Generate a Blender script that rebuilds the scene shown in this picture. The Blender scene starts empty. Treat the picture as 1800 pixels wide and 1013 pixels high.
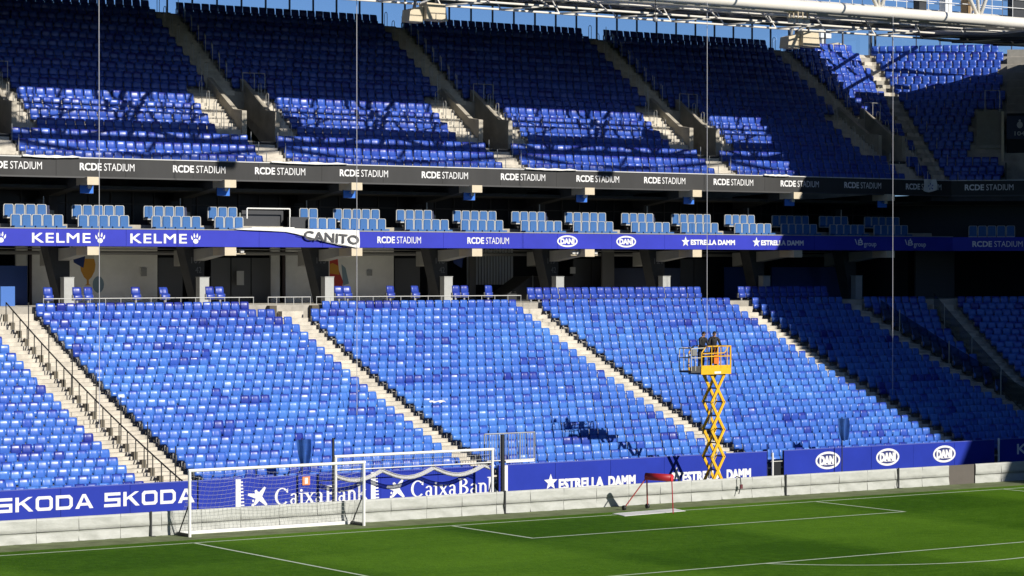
import bpy, bmesh, math, random
import numpy as np
from mathutils import Vector, Matrix

random.seed(7)
rng = np.random.default_rng(7)
SC = bpy.context.scene
COL = SC.collection
R = math.radians
PI = math.pi

# ------------------------------------------------------------------ camera, sky, sun, exposure
cam_d = bpy.data.cameras.new('camera')
cam = bpy.data.objects.new('camera', cam_d)
COL.objects.link(cam)
CAM = Vector((-62.554, -82.995, 9.862))
cam.location = CAM
cam.rotation_euler = (PI / 2 - 0.0075, 0, -0.5953)
cam_d.sensor_width = 36.0
cam_d.lens = 90.507
cam_d.clip_start = 0.5
cam_d.clip_end = 4000
SC.camera = cam

SUN_AZ, SUN_EL = R(15.8), R(26.2)          # azimuth measured from -Y towards +X
to_sun = Vector((math.sin(SUN_AZ) * math.cos(SUN_EL), -math.cos(SUN_AZ) * math.cos(SUN_EL), math.sin(SUN_EL)))
world = bpy.data.worlds.new('World')
SC.world = world
world.use_nodes = True
wn = world.node_tree
sky = wn.nodes.new('ShaderNodeTexSky')
sky.sky_type = 'NISHITA'
sky.sun_disc = False
sky.sun_elevation = SUN_EL
sky.sun_rotation = math.atan2(to_sun.x, to_sun.y)
sky.air_density = 0.5
sky.dust_density = 0.08
sky.ozone_density = 6.0
wn.links.new(sky.outputs[0], wn.nodes['Background'].inputs[0])
wn.nodes['Background'].inputs[1].default_value = 0.09

sun_d = bpy.data.lights.new('sun', 'SUN')
sun_d.energy = 5.0
sun_d.angle = R(0.53)
sun_d.color = (1.0, 0.945, 0.855)
sun = bpy.data.objects.new('sun', sun_d)
COL.objects.link(sun)
sun.rotation_euler = to_sun.to_track_quat('Z', 'Y').to_euler()
sun.location = (40, -120, 80)

SC.view_settings.view_transform = 'Standard'
SC.view_settings.look = 'None'
SC.view_settings.gamma = 1.0
SC.view_settings.use_curve_mapping = False
SC.view_settings.exposure = 0.12
SC.cycles.max_bounces = 5
SC.cycles.diffuse_bounces = 3
SC.cycles.glossy_bounces = 2
SC.cycles.transparent_max_bounces = 12

# ------------------------------------------------------------------ materials
MATS = {}


def mat(name, col, rough=0.6, metal=0.0, var=0.0, scale=3.0, spec=0.5, bump=0.0, bscale=20.0, coat=0.0, stretch=(1, 1, 1)):
    if name in MATS:
        return MATS[name]
    m = bpy.data.materials.new(name)
    m.use_nodes = True
    nt = m.node_tree
    b = nt.nodes['Principled BSDF']
    b.inputs['Roughness'].default_value = rough
    b.inputs['Metallic'].default_value = metal
    b.inputs['Specular IOR Level'].default_value = spec
    b.inputs['Coat Weight'].default_value = coat
    b.inputs['Base Color'].default_value = (*col, 1)
    if var > 0 or bump > 0:
        tc = nt.nodes.new('ShaderNodeNewGeometry')
        mp = nt.nodes.new('ShaderNodeMapping')
        mp.inputs['Scale'].default_value = stretch
        nt.links.new(tc.outputs['Position'], mp.inputs[0])
    if var > 0:
        n = nt.nodes.new('ShaderNodeTexNoise')
        n.inputs['Scale'].default_value = scale
        n.inputs['Detail'].default_value = 6
        n.inputs['Roughness'].default_value = 0.65
        nt.links.new(mp.outputs[0], n.inputs['Vector'])
        r = nt.nodes.new('ShaderNodeValToRGB')
        r.color_ramp.elements[0].position = 0.3
        r.color_ramp.elements[1].position = 0.7
        r.color_ramp.elements[0].color = (*[c * (1 - var) for c in col], 1)
        r.color_ramp.elements[1].color = (*[min(1, c * (1 + var)) for c in col], 1)
        nt.links.new(n.outputs['Fac'], r.inputs[0])
        nt.links.new(r.outputs[0], b.inputs['Base Color'])
    if bump > 0:
        n2 = nt.nodes.new('ShaderNodeTexNoise')
        n2.inputs['Scale'].default_value = bscale
        n2.inputs['Detail'].default_value = 4
        nt.links.new(mp.outputs[0], n2.inputs['Vector'])
        bp = nt.nodes.new('ShaderNodeBump')
        bp.inputs['Strength'].default_value = bump
        bp.inputs['Distance'].default_value = 0.05
        nt.links.new(n2.outputs['Fac'], bp.inputs['Height'])
        nt.links.new(bp.outputs[0], b.inputs['Normal'])
    MATS[name] = m
    return m


CONC = mat('concrete', (0.42, 0.385, 0.32), 0.9, var=0.22, scale=1.3, spec=0.2)
STEP = mat('stair_concrete', (0.55, 0.51, 0.435), 0.9, var=0.24, scale=1.6, spec=0.2)
TERR = mat('terrace_concrete', (0.38, 0.355, 0.31), 0.92, var=0.25, scale=1.5, spec=0.2)
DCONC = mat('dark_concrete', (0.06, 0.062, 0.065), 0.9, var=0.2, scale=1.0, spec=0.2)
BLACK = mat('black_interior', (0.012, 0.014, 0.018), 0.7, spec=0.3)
DARK = mat('dark_metal', (0.03, 0.032, 0.035), 0.5, spec=0.4)
RAILM = mat('galvanised_rail', (0.5, 0.5, 0.47), 0.4, metal=0.6)
DRAIL = mat('dark_rail', (0.05, 0.05, 0.045), 0.45, metal=0.3)
WHITE = mat('white_paint', (0.8, 0.8, 0.78), 0.45)
CREAM = mat('cream_paint', (0.62, 0.53, 0.38), 0.6, var=0.06, scale=3)
PRINT = mat('white_print', (0.78, 0.78, 0.78), 0.5)
BOARD = mat('blue_board', (0.016, 0.036, 0.35), 0.5, var=0.10, scale=0.6, spec=0.2)
KBLUE = mat('blue_fascia', (0.034, 0.045, 0.44), 0.5, var=0.10, scale=0.5, spec=0.2)
GFASC = mat('grey_fascia', (0.043, 0.043, 0.043), 0.6, var=0.22, scale=0.4, stretch=(1, 1, 0.2), spec=0.25)
SHEET = mat('grey_sheet', (0.45, 0.46, 0.43), 0.55, var=0.10, scale=2.0, bump=0.5, bscale=2.6, stretch=(1, 1, 2.0))
BROWN = mat('brown_board', (0.105, 0.092, 0.08), 0.7, var=0.08)
GREYW = mat('grey_wall', (0.34, 0.34, 0.32), 0.85, var=0.12, scale=0.8)
STEELW = mat('truss_white', (0.78, 0.74, 0.66), 0.45, var=0.04, scale=1.0)
ROOFG = mat('roof_grey', (0.20, 0.205, 0.21), 0.6, var=0.1)
ROOFS = mat('roof_sheet', (0.13, 0.13, 0.13), 0.6, var=0.08)
YELLOW = mat('yellow_paint', (0.78, 0.44, 0.015), 0.4, var=0.12, scale=6)
RED = mat('red_paint', (0.36, 0.012, 0.022), 0.5, var=0.1, scale=5)
TVBLUE = mat('blue_screen', (0.03, 0.19, 0.75), 0.35)
NAVYP = mat('navy_panel', (0.012, 0.045, 0.20), 0.5)
BLUEP = mat('blue_panel', (0.03, 0.13, 0.45), 0.5)
FLAGB = mat('flag_blue', (0.012, 0.07, 0.30), 0.8, var=0.25, scale=4)
BOXB = mat('box_seat_blue', (0.032, 0.13, 0.35), 0.7, var=0.08, scale=8)
BOXF = mat('box_seat_frame', (0.50, 0.50, 0.48), 0.5)
NAVYS = mat('navy_seat', (0.01, 0.018, 0.07), 0.6)
TARP = mat('white_tarp', (0.8, 0.79, 0.75), 0.6, bump=0.3, bscale=3)
INK = mat('black_print', (0.06, 0.06, 0.065), 0.6)
SKIN = mat('skin', (0.45, 0.25, 0.17), 0.6)
JACKET = mat('black_jacket', (0.012, 0.012, 0.014), 0.75)
TROUSER = mat('dark_trousers', (0.02, 0.024, 0.04), 0.8)
HAIRM = mat('dark_hair', (0.015, 0.012, 0.01), 0.6)
ORANGE = mat('orange_cloth', (0.75, 0.16, 0.01), 0.7)
RUBBER = mat('black_rubber', (0.02, 0.02, 0.02), 0.7)
NETM = mat('white_net', (0.7, 0.7, 0.68), 0.7)
BEER = mat('amber_print', (0.50, 0.24, 0.02), 0.6)
REDPRINT = mat('red_print', (0.42, 0.035, 0.02), 0.6)
CYAN = mat('pale_blue_print', (0.18, 0.26, 0.31), 0.7)


def glass(name, tint, fac, rough=0.05):
    m = bpy.data.materials.new(name)
    m.use_nodes = True
    nt = m.node_tree
    out = nt.nodes['Material Output']
    nt.nodes.remove(nt.nodes['Principled BSDF'])
    tr = nt.nodes.new('ShaderNodeBsdfTransparent')
    tr.inputs[0].default_value = (*tint, 1)
    gl = nt.nodes.new('ShaderNodeBsdfGlossy')
    gl.inputs['Roughness'].default_value = rough
    gl.inputs['Color'].default_value = (0.7, 0.75, 0.8, 1)
    mx = nt.nodes.new('ShaderNodeMixShader')
    mx.inputs[0].default_value = fac
    nt.links.new(tr.outputs[0], mx.inputs[1])
    nt.links.new(gl.outputs[0], mx.inputs[2])
    nt.links.new(mx.outputs[0], out.inputs[0])
    return m


GLASS = glass('windscreen_glass', (0.98, 0.99, 1.0), 0.03)
GLASSD = glass('smoked_glass', (0.62, 0.64, 0.62), 0.10, 0.1)
DGLASS = mat('dark_glazing', (0.010, 0.012, 0.015), 0.35, spec=0.3)


def skylight():
    m = bpy.data.materials.new('skylight_sheet')
    m.use_nodes = True
    nt = m.node_tree
    out = nt.nodes['Material Output']
    nt.nodes.remove(nt.nodes['Principled BSDF'])
    a = nt.nodes.new('ShaderNodeBsdfTranslucent')
    a.inputs[0].default_value = (0.92, 0.89, 0.80, 1)
    b = nt.nodes.new('ShaderNodeBsdfDiffuse')
    b.inputs[0].default_value = (0.6, 0.6, 0.56, 1)
    mx = nt.nodes.new('ShaderNodeMixShader')
    mx.inputs[0].default_value = 0.12
    nt.links.new(a.outputs[0], mx.inputs[1])
    nt.links.new(b.outputs[0], mx.inputs[2])
    nt.links.new(mx.outputs[0], out.inputs[0])
    return m


SKYL = skylight()


def seat_material(name, use_attr):
    """Blue moulded plastic; each seat's own weathering (0 fresh deep blue .. 1 sun-bleached) comes from the mesh or the object colour."""
    m = bpy.data.materials.new(name)
    m.use_nodes = True
    nt = m.node_tree
    b = nt.nodes['Principled BSDF']
    if use_attr:
        a = nt.nodes.new('ShaderNodeAttribute')
        a.attribute_name = 'fade'
        fac = a.outputs['Fac']
    else:
        oi = nt.nodes.new('ShaderNodeObjectInfo')
        sp = nt.nodes.new('ShaderNodeSeparateColor')
        nt.links.new(oi.outputs['Color'], sp.inputs[0])
        a = nt.nodes.new('ShaderNodeAttribute')
        a.attribute_name = 'fade'
        ad = nt.nodes.new('ShaderNodeMath')
        nt.links.new(sp.outputs[0], ad.inputs[0])
        nt.links.new(a.outputs['Fac'], ad.inputs[1])
        fac = ad.outputs[0]
    g = nt.nodes.new('ShaderNodeNewGeometry')
    n = nt.nodes.new('ShaderNodeTexNoise')
    n.inputs['Scale'].default_value = 7.0
    n.inputs['Detail'].default_value = 3
    nt.links.new(g.outputs['Position'], n.inputs['Vector'])
    ma = nt.nodes.new('ShaderNodeMath')
    ma.operation = 'MULTIPLY_ADD'
    ma.inputs[1].default_value = 0.25
    nt.links.new(n.outputs['Fac'], ma.inputs[0])
    sub = nt.nodes.new('ShaderNodeMath')
    sub.operation = 'SUBTRACT'
    sub.inputs[1].default_value = 0.125
    nt.links.new(fac, sub.inputs[0])
    nt.links.new(sub.outputs[0], ma.inputs[2])
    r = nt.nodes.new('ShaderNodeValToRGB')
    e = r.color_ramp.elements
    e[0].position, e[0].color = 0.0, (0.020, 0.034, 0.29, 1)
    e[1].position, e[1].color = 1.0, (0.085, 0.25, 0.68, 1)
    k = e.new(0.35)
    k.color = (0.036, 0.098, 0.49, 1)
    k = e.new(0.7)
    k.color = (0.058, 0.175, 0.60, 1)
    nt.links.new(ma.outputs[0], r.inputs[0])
    nt.links.new(r.outputs[0], b.inputs['Base Color'])
    b.inputs['Roughness'].default_value = 0.33
    b.inputs['Specular IOR Level'].default_value = 0.5
    return m


SEATM = seat_material('seat_plastic', False)
SEATA = seat_material('seat_plastic_mass', True)


def grass_material():
    m = bpy.data.materials.new('mown_grass')
    m.use_nodes = True
    nt = m.node_tree
    b = nt.nodes['Principled BSDF']
    b.inputs['Roughness'].default_value = 0.85
    b.inputs['Specular IOR Level'].default_value = 0.04
    g = nt.nodes.new('ShaderNodeNewGeometry')
    sep = nt.nodes.new('ShaderNodeSeparateXYZ')
    nt.links.new(g.outputs['Position'], sep.inputs[0])
    nz = nt.nodes.new('ShaderNodeTexNoise')
    nz.inputs['Scale'].default_value = 0.35
    nz.inputs['Detail'].default_value = 3
    nt.links.new(g.outputs['Position'], nz.inputs['Vector'])

    def stripe(axis, period, off):
        w = nt.nodes.new('ShaderNodeMath'); w.operation = 'MULTIPLY_ADD'
        w.inputs[1].default_value = 0.5
        nt.links.new(nz.outputs['Fac'], w.inputs[0])
        nt.links.new(sep.outputs[axis], w.inputs[2])
        a = nt.nodes.new('ShaderNodeMath'); a.operation = 'MULTIPLY_ADD'
        a.inputs[1].default_value = 2 * PI / period
        a.inputs[2].default_value = off
        nt.links.new(w.outputs[0], a.inputs[0])
        s = nt.nodes.new('ShaderNodeMath'); s.operation = 'SINE'
        nt.links.new(a.outputs[0], s.inputs[0])
        q = nt.nodes.new('ShaderNodeMath'); q.operation = 'MULTIPLY'; q.use_clamp = False
        q.inputs[1].default_value = 4.0
        nt.links.new(s.outputs[0], q.inputs[0])
        c = nt.nodes.new('ShaderNodeClamp')
        c.inputs['Min'].default_value = -1
        c.inputs['Max'].default_value = 1
        nt.links.new(q.outputs[0], c.inputs[0])
        return c.outputs[0]

    sx = stripe('X', 18.3, 0.35)
    sy = stripe('Y', 11.0, 0.2)
    sm = nt.nodes.new('ShaderNodeMath'); sm.operation = 'MULTIPLY_ADD'
    sm.inputs[1].default_value = 0.45
    nt.links.new(sy, sm.inputs[0]); nt.links.new(sx, sm.inputs[2])
    n2 = nt.nodes.new('ShaderNodeTexNoise')
    n2.inputs['Scale'].default_value = 2.2
    n2.inputs['Detail'].default_value = 8
    n2.inputs['Roughness'].default_value = 0.75
    nt.links.new(g.outputs['Position'], n2.inputs['Vector'])
    n3 = nt.nodes.new('ShaderNodeTexNoise')
    n3.inputs['Scale'].default_value = 0.16
    n3.inputs['Detail'].default_value = 4
    nt.links.new(g.outputs['Position'], n3.inputs['Vector'])
    a1 = nt.nodes.new('ShaderNodeMath'); a1.operation = 'MULTIPLY_ADD'
    a1.inputs[1].default_value = 0.15
    nt.links.new(sm.outputs[0], a1.inputs[0])
    nt.links.new(n2.outputs['Fac'], a1.inputs[2])
    a2 = nt.nodes.new('ShaderNodeMath'); a2.operation = 'MULTIPLY_ADD'
    a2.inputs[1].default_value = 0.6
    nt.links.new(n3.outputs['Fac'], a2.inputs[0]); nt.links.new(a1.outputs[0], a2.inputs[2])
    r = nt.nodes.new('ShaderNodeValToRGB')
    e = r.color_ramp.elements
    e[0].position, e[0].color = 0.45, (0.036, 0.100, 0.0035, 1)
    e[1].position, e[1].color = 1.15, (0.100, 0.215, 0.0130, 1)
    e[1].position = 1.0
    sc = nt.nodes.new('ShaderNodeMath'); sc.operation = 'MULTIPLY'
    sc.inputs[1].default_value = 0.9
    nt.links.new(a2.outputs[0], sc.inputs[0])
    nt.links.new(sc.outputs[0], r.inputs[0])
    nt.links.new(r.outputs[0], b.inputs['Base Color'])
    n4 = nt.nodes.new('ShaderNodeTexNoise')
    n4.inputs['Scale'].default_value = 9.0
    n4.inputs['Detail'].default_value = 6
    nt.links.new(g.outputs['Position'], n4.inputs['Vector'])
    bp = nt.nodes.new('ShaderNodeBump')
    bp.inputs['Strength'].default_value = 0.5
    bp.inputs['Distance'].default_value = 0.06
    nt.links.new(n4.outputs['Fac'], bp.inputs['Height'])
    nt.links.new(bp.outputs[0], b.inputs['Normal'])
    return m


GRASS = grass_material()
VERGE = mat('verge_turf', (0.175, 0.205, 0.105), 0.9, var=0.3, scale=1.2, spec=0.1)
LINEM = mat('line_paint', (0.62, 0.70, 0.55), 0.85, var=0.2, scale=6)


# ------------------------------------------------------------------ mesh helpers
class MB:
    def __init__(self):
        self.v, self.f, self.m = [], [], []

    def add(self, vs, fs, mi=0):
        o = len(self.v)
        self.v += [tuple(p) for p in vs]
        self.f += [tuple(i + o for i in q) for q in fs]
        self.m += [mi] * len(fs)
        return self

    def box(self, x0, x1, y0, y1, z0, z1, mi=0):
        vs = [(x, y, z) for z in (z0, z1) for y in (y0, y1) for x in (x0, x1)]
        return self.add(vs, [(0, 2, 3, 1), (4, 5, 7, 6), (0, 1, 5, 4), (2, 6, 7, 3), (0, 4, 6, 2), (1, 3, 7, 5)], mi)

    def obox(self, M, x0, x1, y0, y1, z0, z1, mi=0):
        vs = [tuple(M @ Vector((x, y, z))) for z in (z0, z1) for y in (y0, y1) for x in (x0, x1)]
        return self.add(vs, [(0, 2, 3, 1), (4, 5, 7, 6), (0, 1, 5, 4), (2, 6, 7, 3), (0, 4, 6, 2), (1, 3, 7, 5)], mi)

    def tube(self, a, b, r, n=8, mi=0, r2=None, cap=True):
        a, b = Vector(a), Vector(b)
        r2 = r if r2 is None else r2
        d = (b - a).normalized()
        u = d.cross(Vector((0, 0, 1)) if abs(d.z) < .9 else Vector((1, 0, 0))).normalized()
        w = d.cross(u)
        vs = []
        for p, rr in ((a, r), (b, r2)):
            for i in range(n):
                t = 2 * PI * i / n
                vs.append(p + u * (math.cos(t) * rr) + w * (math.sin(t) * rr))
        fs = [(i, (i + 1) % n, n + (i + 1) % n, n + i) for i in range(n)]
        if cap:
            fs += [tuple(range(n - 1, -1, -1)), tuple(range(n, 2 * n))]
        return self.add(vs, fs, mi)

    def path(self, pts, r, n=6, mi=0):
        for a, b in zip(pts[:-1], pts[1:]):
            self.tube(a, b, r, n, mi)
        return self

    def prism(self, poly, axis, t0, t1, mi=0):
        """polygon (list of 2D points) extruded along an axis; for 'x' the 2D points are (y,z), for 'y' (x,z), for 'z' (x,y)."""
        n = len(poly)

        def p3(p, t):
            return {'x': (t, p[0], p[1]), 'y': (p[0], t, p[1]), 'z': (p[0], p[1], t)}[axis]
        vs = [p3(p, t0) for p in poly] + [p3(p, t1) for p in poly]
        fs = [(i, (i + 1) % n, n + (i + 1) % n, n + i) for i in range(n)]
        fs += [tuple(range(n - 1, -1, -1)), tuple(range(n, 2 * n))]
        return self.add(vs, fs, mi)

    def mesh(self, name, mats, smooth=False):
        me = bpy.data.meshes.new(name)
        me.from_pydata(self.v, [], self.f)
        for q in (mats if isinstance(mats, (list, tuple)) else [mats]):
            me.materials.append(q)
        if any(self.m):
            me.polygons.foreach_set('material_index', self.m)
        bm = bmesh.new()
        bm.from_mesh(me)
        bmesh.ops.recalc_face_normals(bm, faces=bm.faces)
        bm.to_mesh(me)
        bm.free()
        if smooth:
            for p in me.polygons:
                p.use_smooth = True
        me.update()
        return me

    def obj(self, name, mats, parent=None, smooth=False, loc=None):
        return link(name, self.mesh(name, mats, smooth), parent, loc)


def link(name, data, parent=None, loc=None, rotz=0.0):
    o = bpy.data.objects.new(name, data)
    COL.objects.link(o)
    if parent is not None:
        o.parent = parent
    if loc is not None:
        o.location = loc
    if rotz:
        o.rotation_euler = (0, 0, rotz)
    return o


def thing(name, label, cat, loc=(0, 0, 0), group=None, rotz=0.0):
    o = bpy.data.objects.new(name, None)
    COL.objects.link(o)
    o.location = loc
    o.rotation_euler = (0, 0, rotz)
    tag(o, label, cat, group)
    return o


def tag(o, label, cat, group=None):
    o['label'] = label
    o['category'] = cat
    if group:
        o['group'] = group
    return o


def struct(o):
    o['kind'] = 'structure'
    return o


def copy_tree(o, parent=None):
    c = o.copy()
    COL.objects.link(c)
    if parent is not None:
        c.parent = parent
    for ch in list(o.children):
        copy_tree(ch, c)
    return c


ORD = ['', 'first', 'second', 'third', 'fourth', 'fifth', 'sixth', 'seventh', 'eighth', 'ninth', 'tenth', 'eleventh', 'twelfth', 'thirteenth',
       'fourteenth', 'fifteenth', 'sixteenth', 'seventeenth', 'eighteenth', 'nineteenth', 'twentieth', 'twenty-first', 'twenty-second',
       'twenty-third', 'twenty-fourth', 'twenty-fifth', 'twenty-sixth', 'twenty-seventh', 'twenty-eighth', 'twenty-ninth', 'thirtieth']


# ------------------------------------------------------------------ lettering
def glyph_mesh(body, offset=0.0, shear=0.0, space=1.0):
    cu = bpy.data.curves.new('lettering', 'FONT')
    cu.body = body
    cu.offset = offset
    cu.shear = shear
    cu.space_character = space
    cu.resolution_u = 3
    cu.fill_mode = 'FRONT'
    o = bpy.data.objects.new('lettering', cu)
    COL.objects.link(o)
    dg = bpy.context.evaluated_depsgraph_get()
    me = bpy.data.meshes.new_from_object(o.evaluated_get(dg))
    bpy.data.objects.remove(o)
    bpy.data.curves.remove(cu)
    vs = [(v.co.x, v.co.y) for v in me.vertices]
    fs = [tuple(p.vertices) for p in me.polygons]
    bpy.data.meshes.remove(me)
    return vs, fs


GLY = {}


class Print:
    """Flat lettering collected in the (x, z) plane of a sign, later placed on it; cut() starts the next separate piece."""

    def __init__(self):
        self.g = [([], [])]
        self.n = 0

    def cut(self):
        self.g.append(([], []))
        return self

    def raw(self, vs, fs):
        v, f = self.g[-1]
        o = len(v)
        self.n += 1
        lift = -.0002 * (self.n % 24)
        v += [(x, lift, z) for x, z in vs]
        f += [tuple(i + o for i in q) for q in fs]
        return self

    def text(self, body, x0, x1, z0, z1, offset=0.0, shear=0.0, space=1.0, slope=0.0):
        key = (body, 0.0, shear, space)
        if key not in GLY:
            GLY[key] = glyph_mesh(*key)
        vs, fs = GLY[key]
        a = np.array(vs)
        lo, hi = a.min(0), a.max(0)
        q = (a - lo) / (hi - lo)
        # a bold face is the same outline laid down several times with small shifts
        e = max(0.0, offset) * (z1 - z0) * 1.25
        x0, x1, z0, z1 = x0 + e, x1 - e, z0 + e, z1 - e
        for dx, dz in (((0, 0),) if e == 0 else ((-e, -e), (e, -e), (-e, e), (e, e), (0, 0), (-e, 0), (e, 0))):
            self.raw([(x0 + u * (x1 - x0) + dx, z0 + w * (z1 - z0) + slope * u * (x1 - x0) + dz) for u, w in q], fs)
        return self

    def poly(self, pts):
        return self.raw(list(pts), [tuple(range(len(pts)))])

    def rect(self, x0, x1, z0, z1):
        return self.poly([(x0, z0), (x1, z0), (x1, z1), (x0, z1)])

    def ring(self, cx, cz, rx, rz, w, n=40, a0=0.0, a1=360.0, w2=None):
        """elliptic ring or arc; w is the stroke at the sides, w2 at top and bottom"""
        w2 = w if w2 is None else w2
        vs, fs = [], []
        full = abs(a1 - a0) >= 359.9
        k = n if full else n + 1
        for i in range(k):
            t = R(a0 + (a1 - a0) * i / n)
            c, s = math.cos(t), math.sin(t)
            vs += [(cx + rx * c, cz + rz * s), (cx + (rx - w) * c, cz + (rz - w2) * s)]
        for i in range(n):
            a, b = 2 * i, 2 * ((i + 1) % k)
            fs.append((a, b, b + 1, a + 1))
        return self.raw(vs, fs)

    def disc(self, cx, cz, rx, rz, n=32):
        return self.poly([(cx + rx * math.cos(2 * PI * i / n), cz + rz * math.sin(2 * PI * i / n)) for i in range(n)])

    def star(self, cx, cz, r, inner=0.42):
        for i in range(5):
            t = PI / 2 + 2 * PI * i / 5
            a = (cx + r * math.cos(t), cz + r * math.sin(t))
            l = (cx + r * inner * math.cos(t + PI / 5), cz + r * inner * math.sin(t + PI / 5))
            q = (cx + r * inner * math.cos(t - PI / 5), cz + r * inner * math.sin(t - PI / 5))
            self.poly([(cx, cz), q, a, l])
        return self

    def paw(self, cx, cz, s):
        self.disc(cx, cz - .16 * s, .26 * s, .22 * s, 14)
        for dx, dz, t in ((-.36, .10, 25), (-.14, .30, 8), (.14, .30, -8), (.36, .10, -25)):
            for k in (0,):
                c, si = math.cos(R(t)), math.sin(R(t))
                pts = []
                for i in range(10):
                    u, w = .085 * s * math.cos(2 * PI * i / 10), .16 * s * math.sin(2 * PI * i / 10)
                    pts.append((cx + dx * s + u * c - w * si, cz + dz * s + u * si + w * c))
                self.poly(pts)
                tip = (cx + (dx * 1.25) * s, cz + (dz + .26) * s)
                self.poly([(pts[1][0], pts[2][1]), tip, (pts[4][0], pts[3][1])])
        return self

    def place(self, name, m, parent, M, t=0.006):
        """M maps local (x, -depth, z) to the place; the print stands proud of its sign by t."""
        first = None
        for v, f in self.g:
            if not f:
                continue
            me = bpy.data.meshes.new(name)
            me.from_pydata([tuple(M @ Vector((x, y - t, z))) for x, y, z in v], [], f)
            me.materials.append(m)
            bm = bmesh.new()
            bm.from_mesh(me)
            bmesh.ops.recalc_face_normals(bm, faces=bm.faces)
            bm.to_mesh(me)
            bm.free()
            o = link(name, me, parent)
            o.matrix_parent_inverse = Matrix.Translation(-Vector(parent.location))
            first = first or o
        return first


def flat(y):
    return Matrix.Translation((0, y, 0))


# ------------------------------------------------------------------ stand profiles (measured: straight rows run along X)
def c_low(y):
    return 0.0037786 * y * y + 0.27594 * y - 0.53886      # top of the seat backs of the lower tier


NL = 23
LY = [7.24 + 0.766 * i for i in range(NL)]                 # back line of row i
LT = [c_low(y) - 0.80 for y in LY]                         # its tread level
CY = 6.4                                                   # corner centre of the lower tier
CX = 31.0
FLOOR = 8.15                                               # concourse level behind the lower tier
NU = 17
UY = [25.62 + 0.768 * i for i in range(NU)]
UT = [15.26 + 0.53 * i - 0.80 for i in range(NU)]




# ------------------------------------------------------------------ pitch
ground = MB().add([(-400, -400, -0.02), (400, -400, -0.02), (400, 400, -0.02), (-400, 400, -0.02)], [(0, 1, 2, 3)]).obj('ground', mat('ground_asphalt', (0.06, 0.06, 0.058), 0.9, var=.2))
struct(ground)
pitch = MB().add([(-37, -108, 0.0), (37, -108, 0.0), (37, 1.0, 0.0), (-37, 1.0, 0.0)], [(0, 1, 2, 3)]).obj('pitch', GRASS)
struct(pitch)
verge = MB().add([(-37, 1.0, 0.0), (37, 1.0, 0.0), (37, 6.0, 0.0), (-37, 6.0, 0.0)], [(0, 1, 2, 3)]).obj('verge', VERGE)
struct(verge)


def line_strip(pts, w, close=False):
    m = MB()
    n = len(pts)
    for i in range(n if close else n - 1):
        a, b = Vector(pts[i]), Vector(pts[(i + 1) % n])
        d = (b - a).normalized()
        q = Vector((-d.y, d.x)) * w / 2
        e = d * (w / 2 if not close else 0)
        a2, b2 = a - e, b + e
        m.add([(a2.x + q.x, a2.y + q.y, .006 + .0002 * (i % 2)), (a2.x - q.x, a2.y - q.y, .006 + .0002 * (i % 2)), (b2.x - q.x, b2.y - q.y, .006 + .0002 * (i % 2)), (b2.x + q.x, b2.y + q.y, .006 + .0002 * (i % 2))], [(0, 1, 2, 3)])
    return m


lw = 0.12
for nm, pts in (('goal_line', [(-34, 0), (34, 0)]), ('touch_line', [(-34, -.07), (-34, -105)]), ('touch_line', [(34, -.07), (34, -105)]),
                ('goal_area_line', [(-9.16, -.07), (-9.16, -5.5), (9.16, -5.5), (9.16, -.07)]),
                ('penalty_area_line', [(-20.16, -.07), (-20.16, -16.5), (20.16, -16.5), (20.16, -.07)])):
    o = line_strip(pts, lw).obj(nm, LINEM)
    struct(o)
arc = [(9.15 * math.sin(t), -11 - 9.15 * math.cos(t)) for t in np.linspace(-R(52.4), R(52.4), 40)]
struct(line_strip(arc, lw).obj('penalty_arc', LINEM))

# ------------------------------------------------------------------ perimeter boards under grey sheeting (Y = 3)
peri = thing('perimeter_board', 'low pitchside board line wrapped in pale grey plastic sheeting behind the goal line', 'perimeter board', (0, 3, 0))
seams = list(np.arange(-33.2, 34, 1.655))
pan_meshes = []
for k in range(6):
    m = MB()
    nx, zs = 8, [0.0, 0.05, 0.12, 0.2, 0.30, 0.395, 0.41, 0.55, 0.7, 0.8, 0.87, 0.89]
    w = 1.655 - .012
    lr = random.Random(50 + k)
    ph = [lr.uniform(0, 6) for _ in range(6)]
    vs = []
    for z in zs:
        for i in range(nx + 1):
            u = i / nx
            crum = max(0, .42 - z) / .42
            y = -.015 * math.sin(7 * u + ph[0]) * crum - .05 * crum * (0.5 + 0.5 * math.sin(11 * u + ph[1] + z * 9)) - .012 * math.sin(5 * u + ph[2] + 8 * z)
            if z > .40:
                y -= .03
            if z > .88:
                y += .05
            if i in (0, nx):
                y += .012
            zz = z + (.02 * math.sin(9 * u + ph[3]) * (1 if z == 0 else 0))
            vs.append((u * w, y, zz - (.01 if z == 0 else 0)))
    fs = [(r * (nx + 1) + i, r * (nx + 1) + i + 1, (r + 1) * (nx + 1) + i + 1, (r + 1) * (nx + 1) + i) for r in range(len(zs) - 1) for i in range(nx)]
    m.add(vs, fs)
    m.box(.01, w - .01, -.045, .02, .392, .408, 1)
    pan_meshes.append(m.mesh('panel', [SHEET, mat('seam_grey', (.16, .16, .155), .8)], True))
brown = MB().box(0, 1.60, 0.0, .05, 0, .88).mesh('panel', BROWN)
for i, x in enumerate(seams[:-1]):
    if abs(x - 20.0) < 0.85:
        o = link('panel', brown, peri, (x, .02, 0))
        o['label'] = 'bare brown panel with its sheeting torn away'
    else:
        o = link('panel', pan_meshes[i % 6], peri, (x, 0, 0))
MB().box(-33.2, 33.2, .08, .16, 0, .86).obj('backing', DARK, peri)
m = MB().box(-.03, .03, -.10, -.06, .02, .93).box(-.03, .14, -.19, -.06, -.01, .019).mesh('prop', DARK)
for x in (-20.42, 4.6 - 9.3, 10.02, 16.6):
    link('prop', m, peri, (x, 0, 0))

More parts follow.
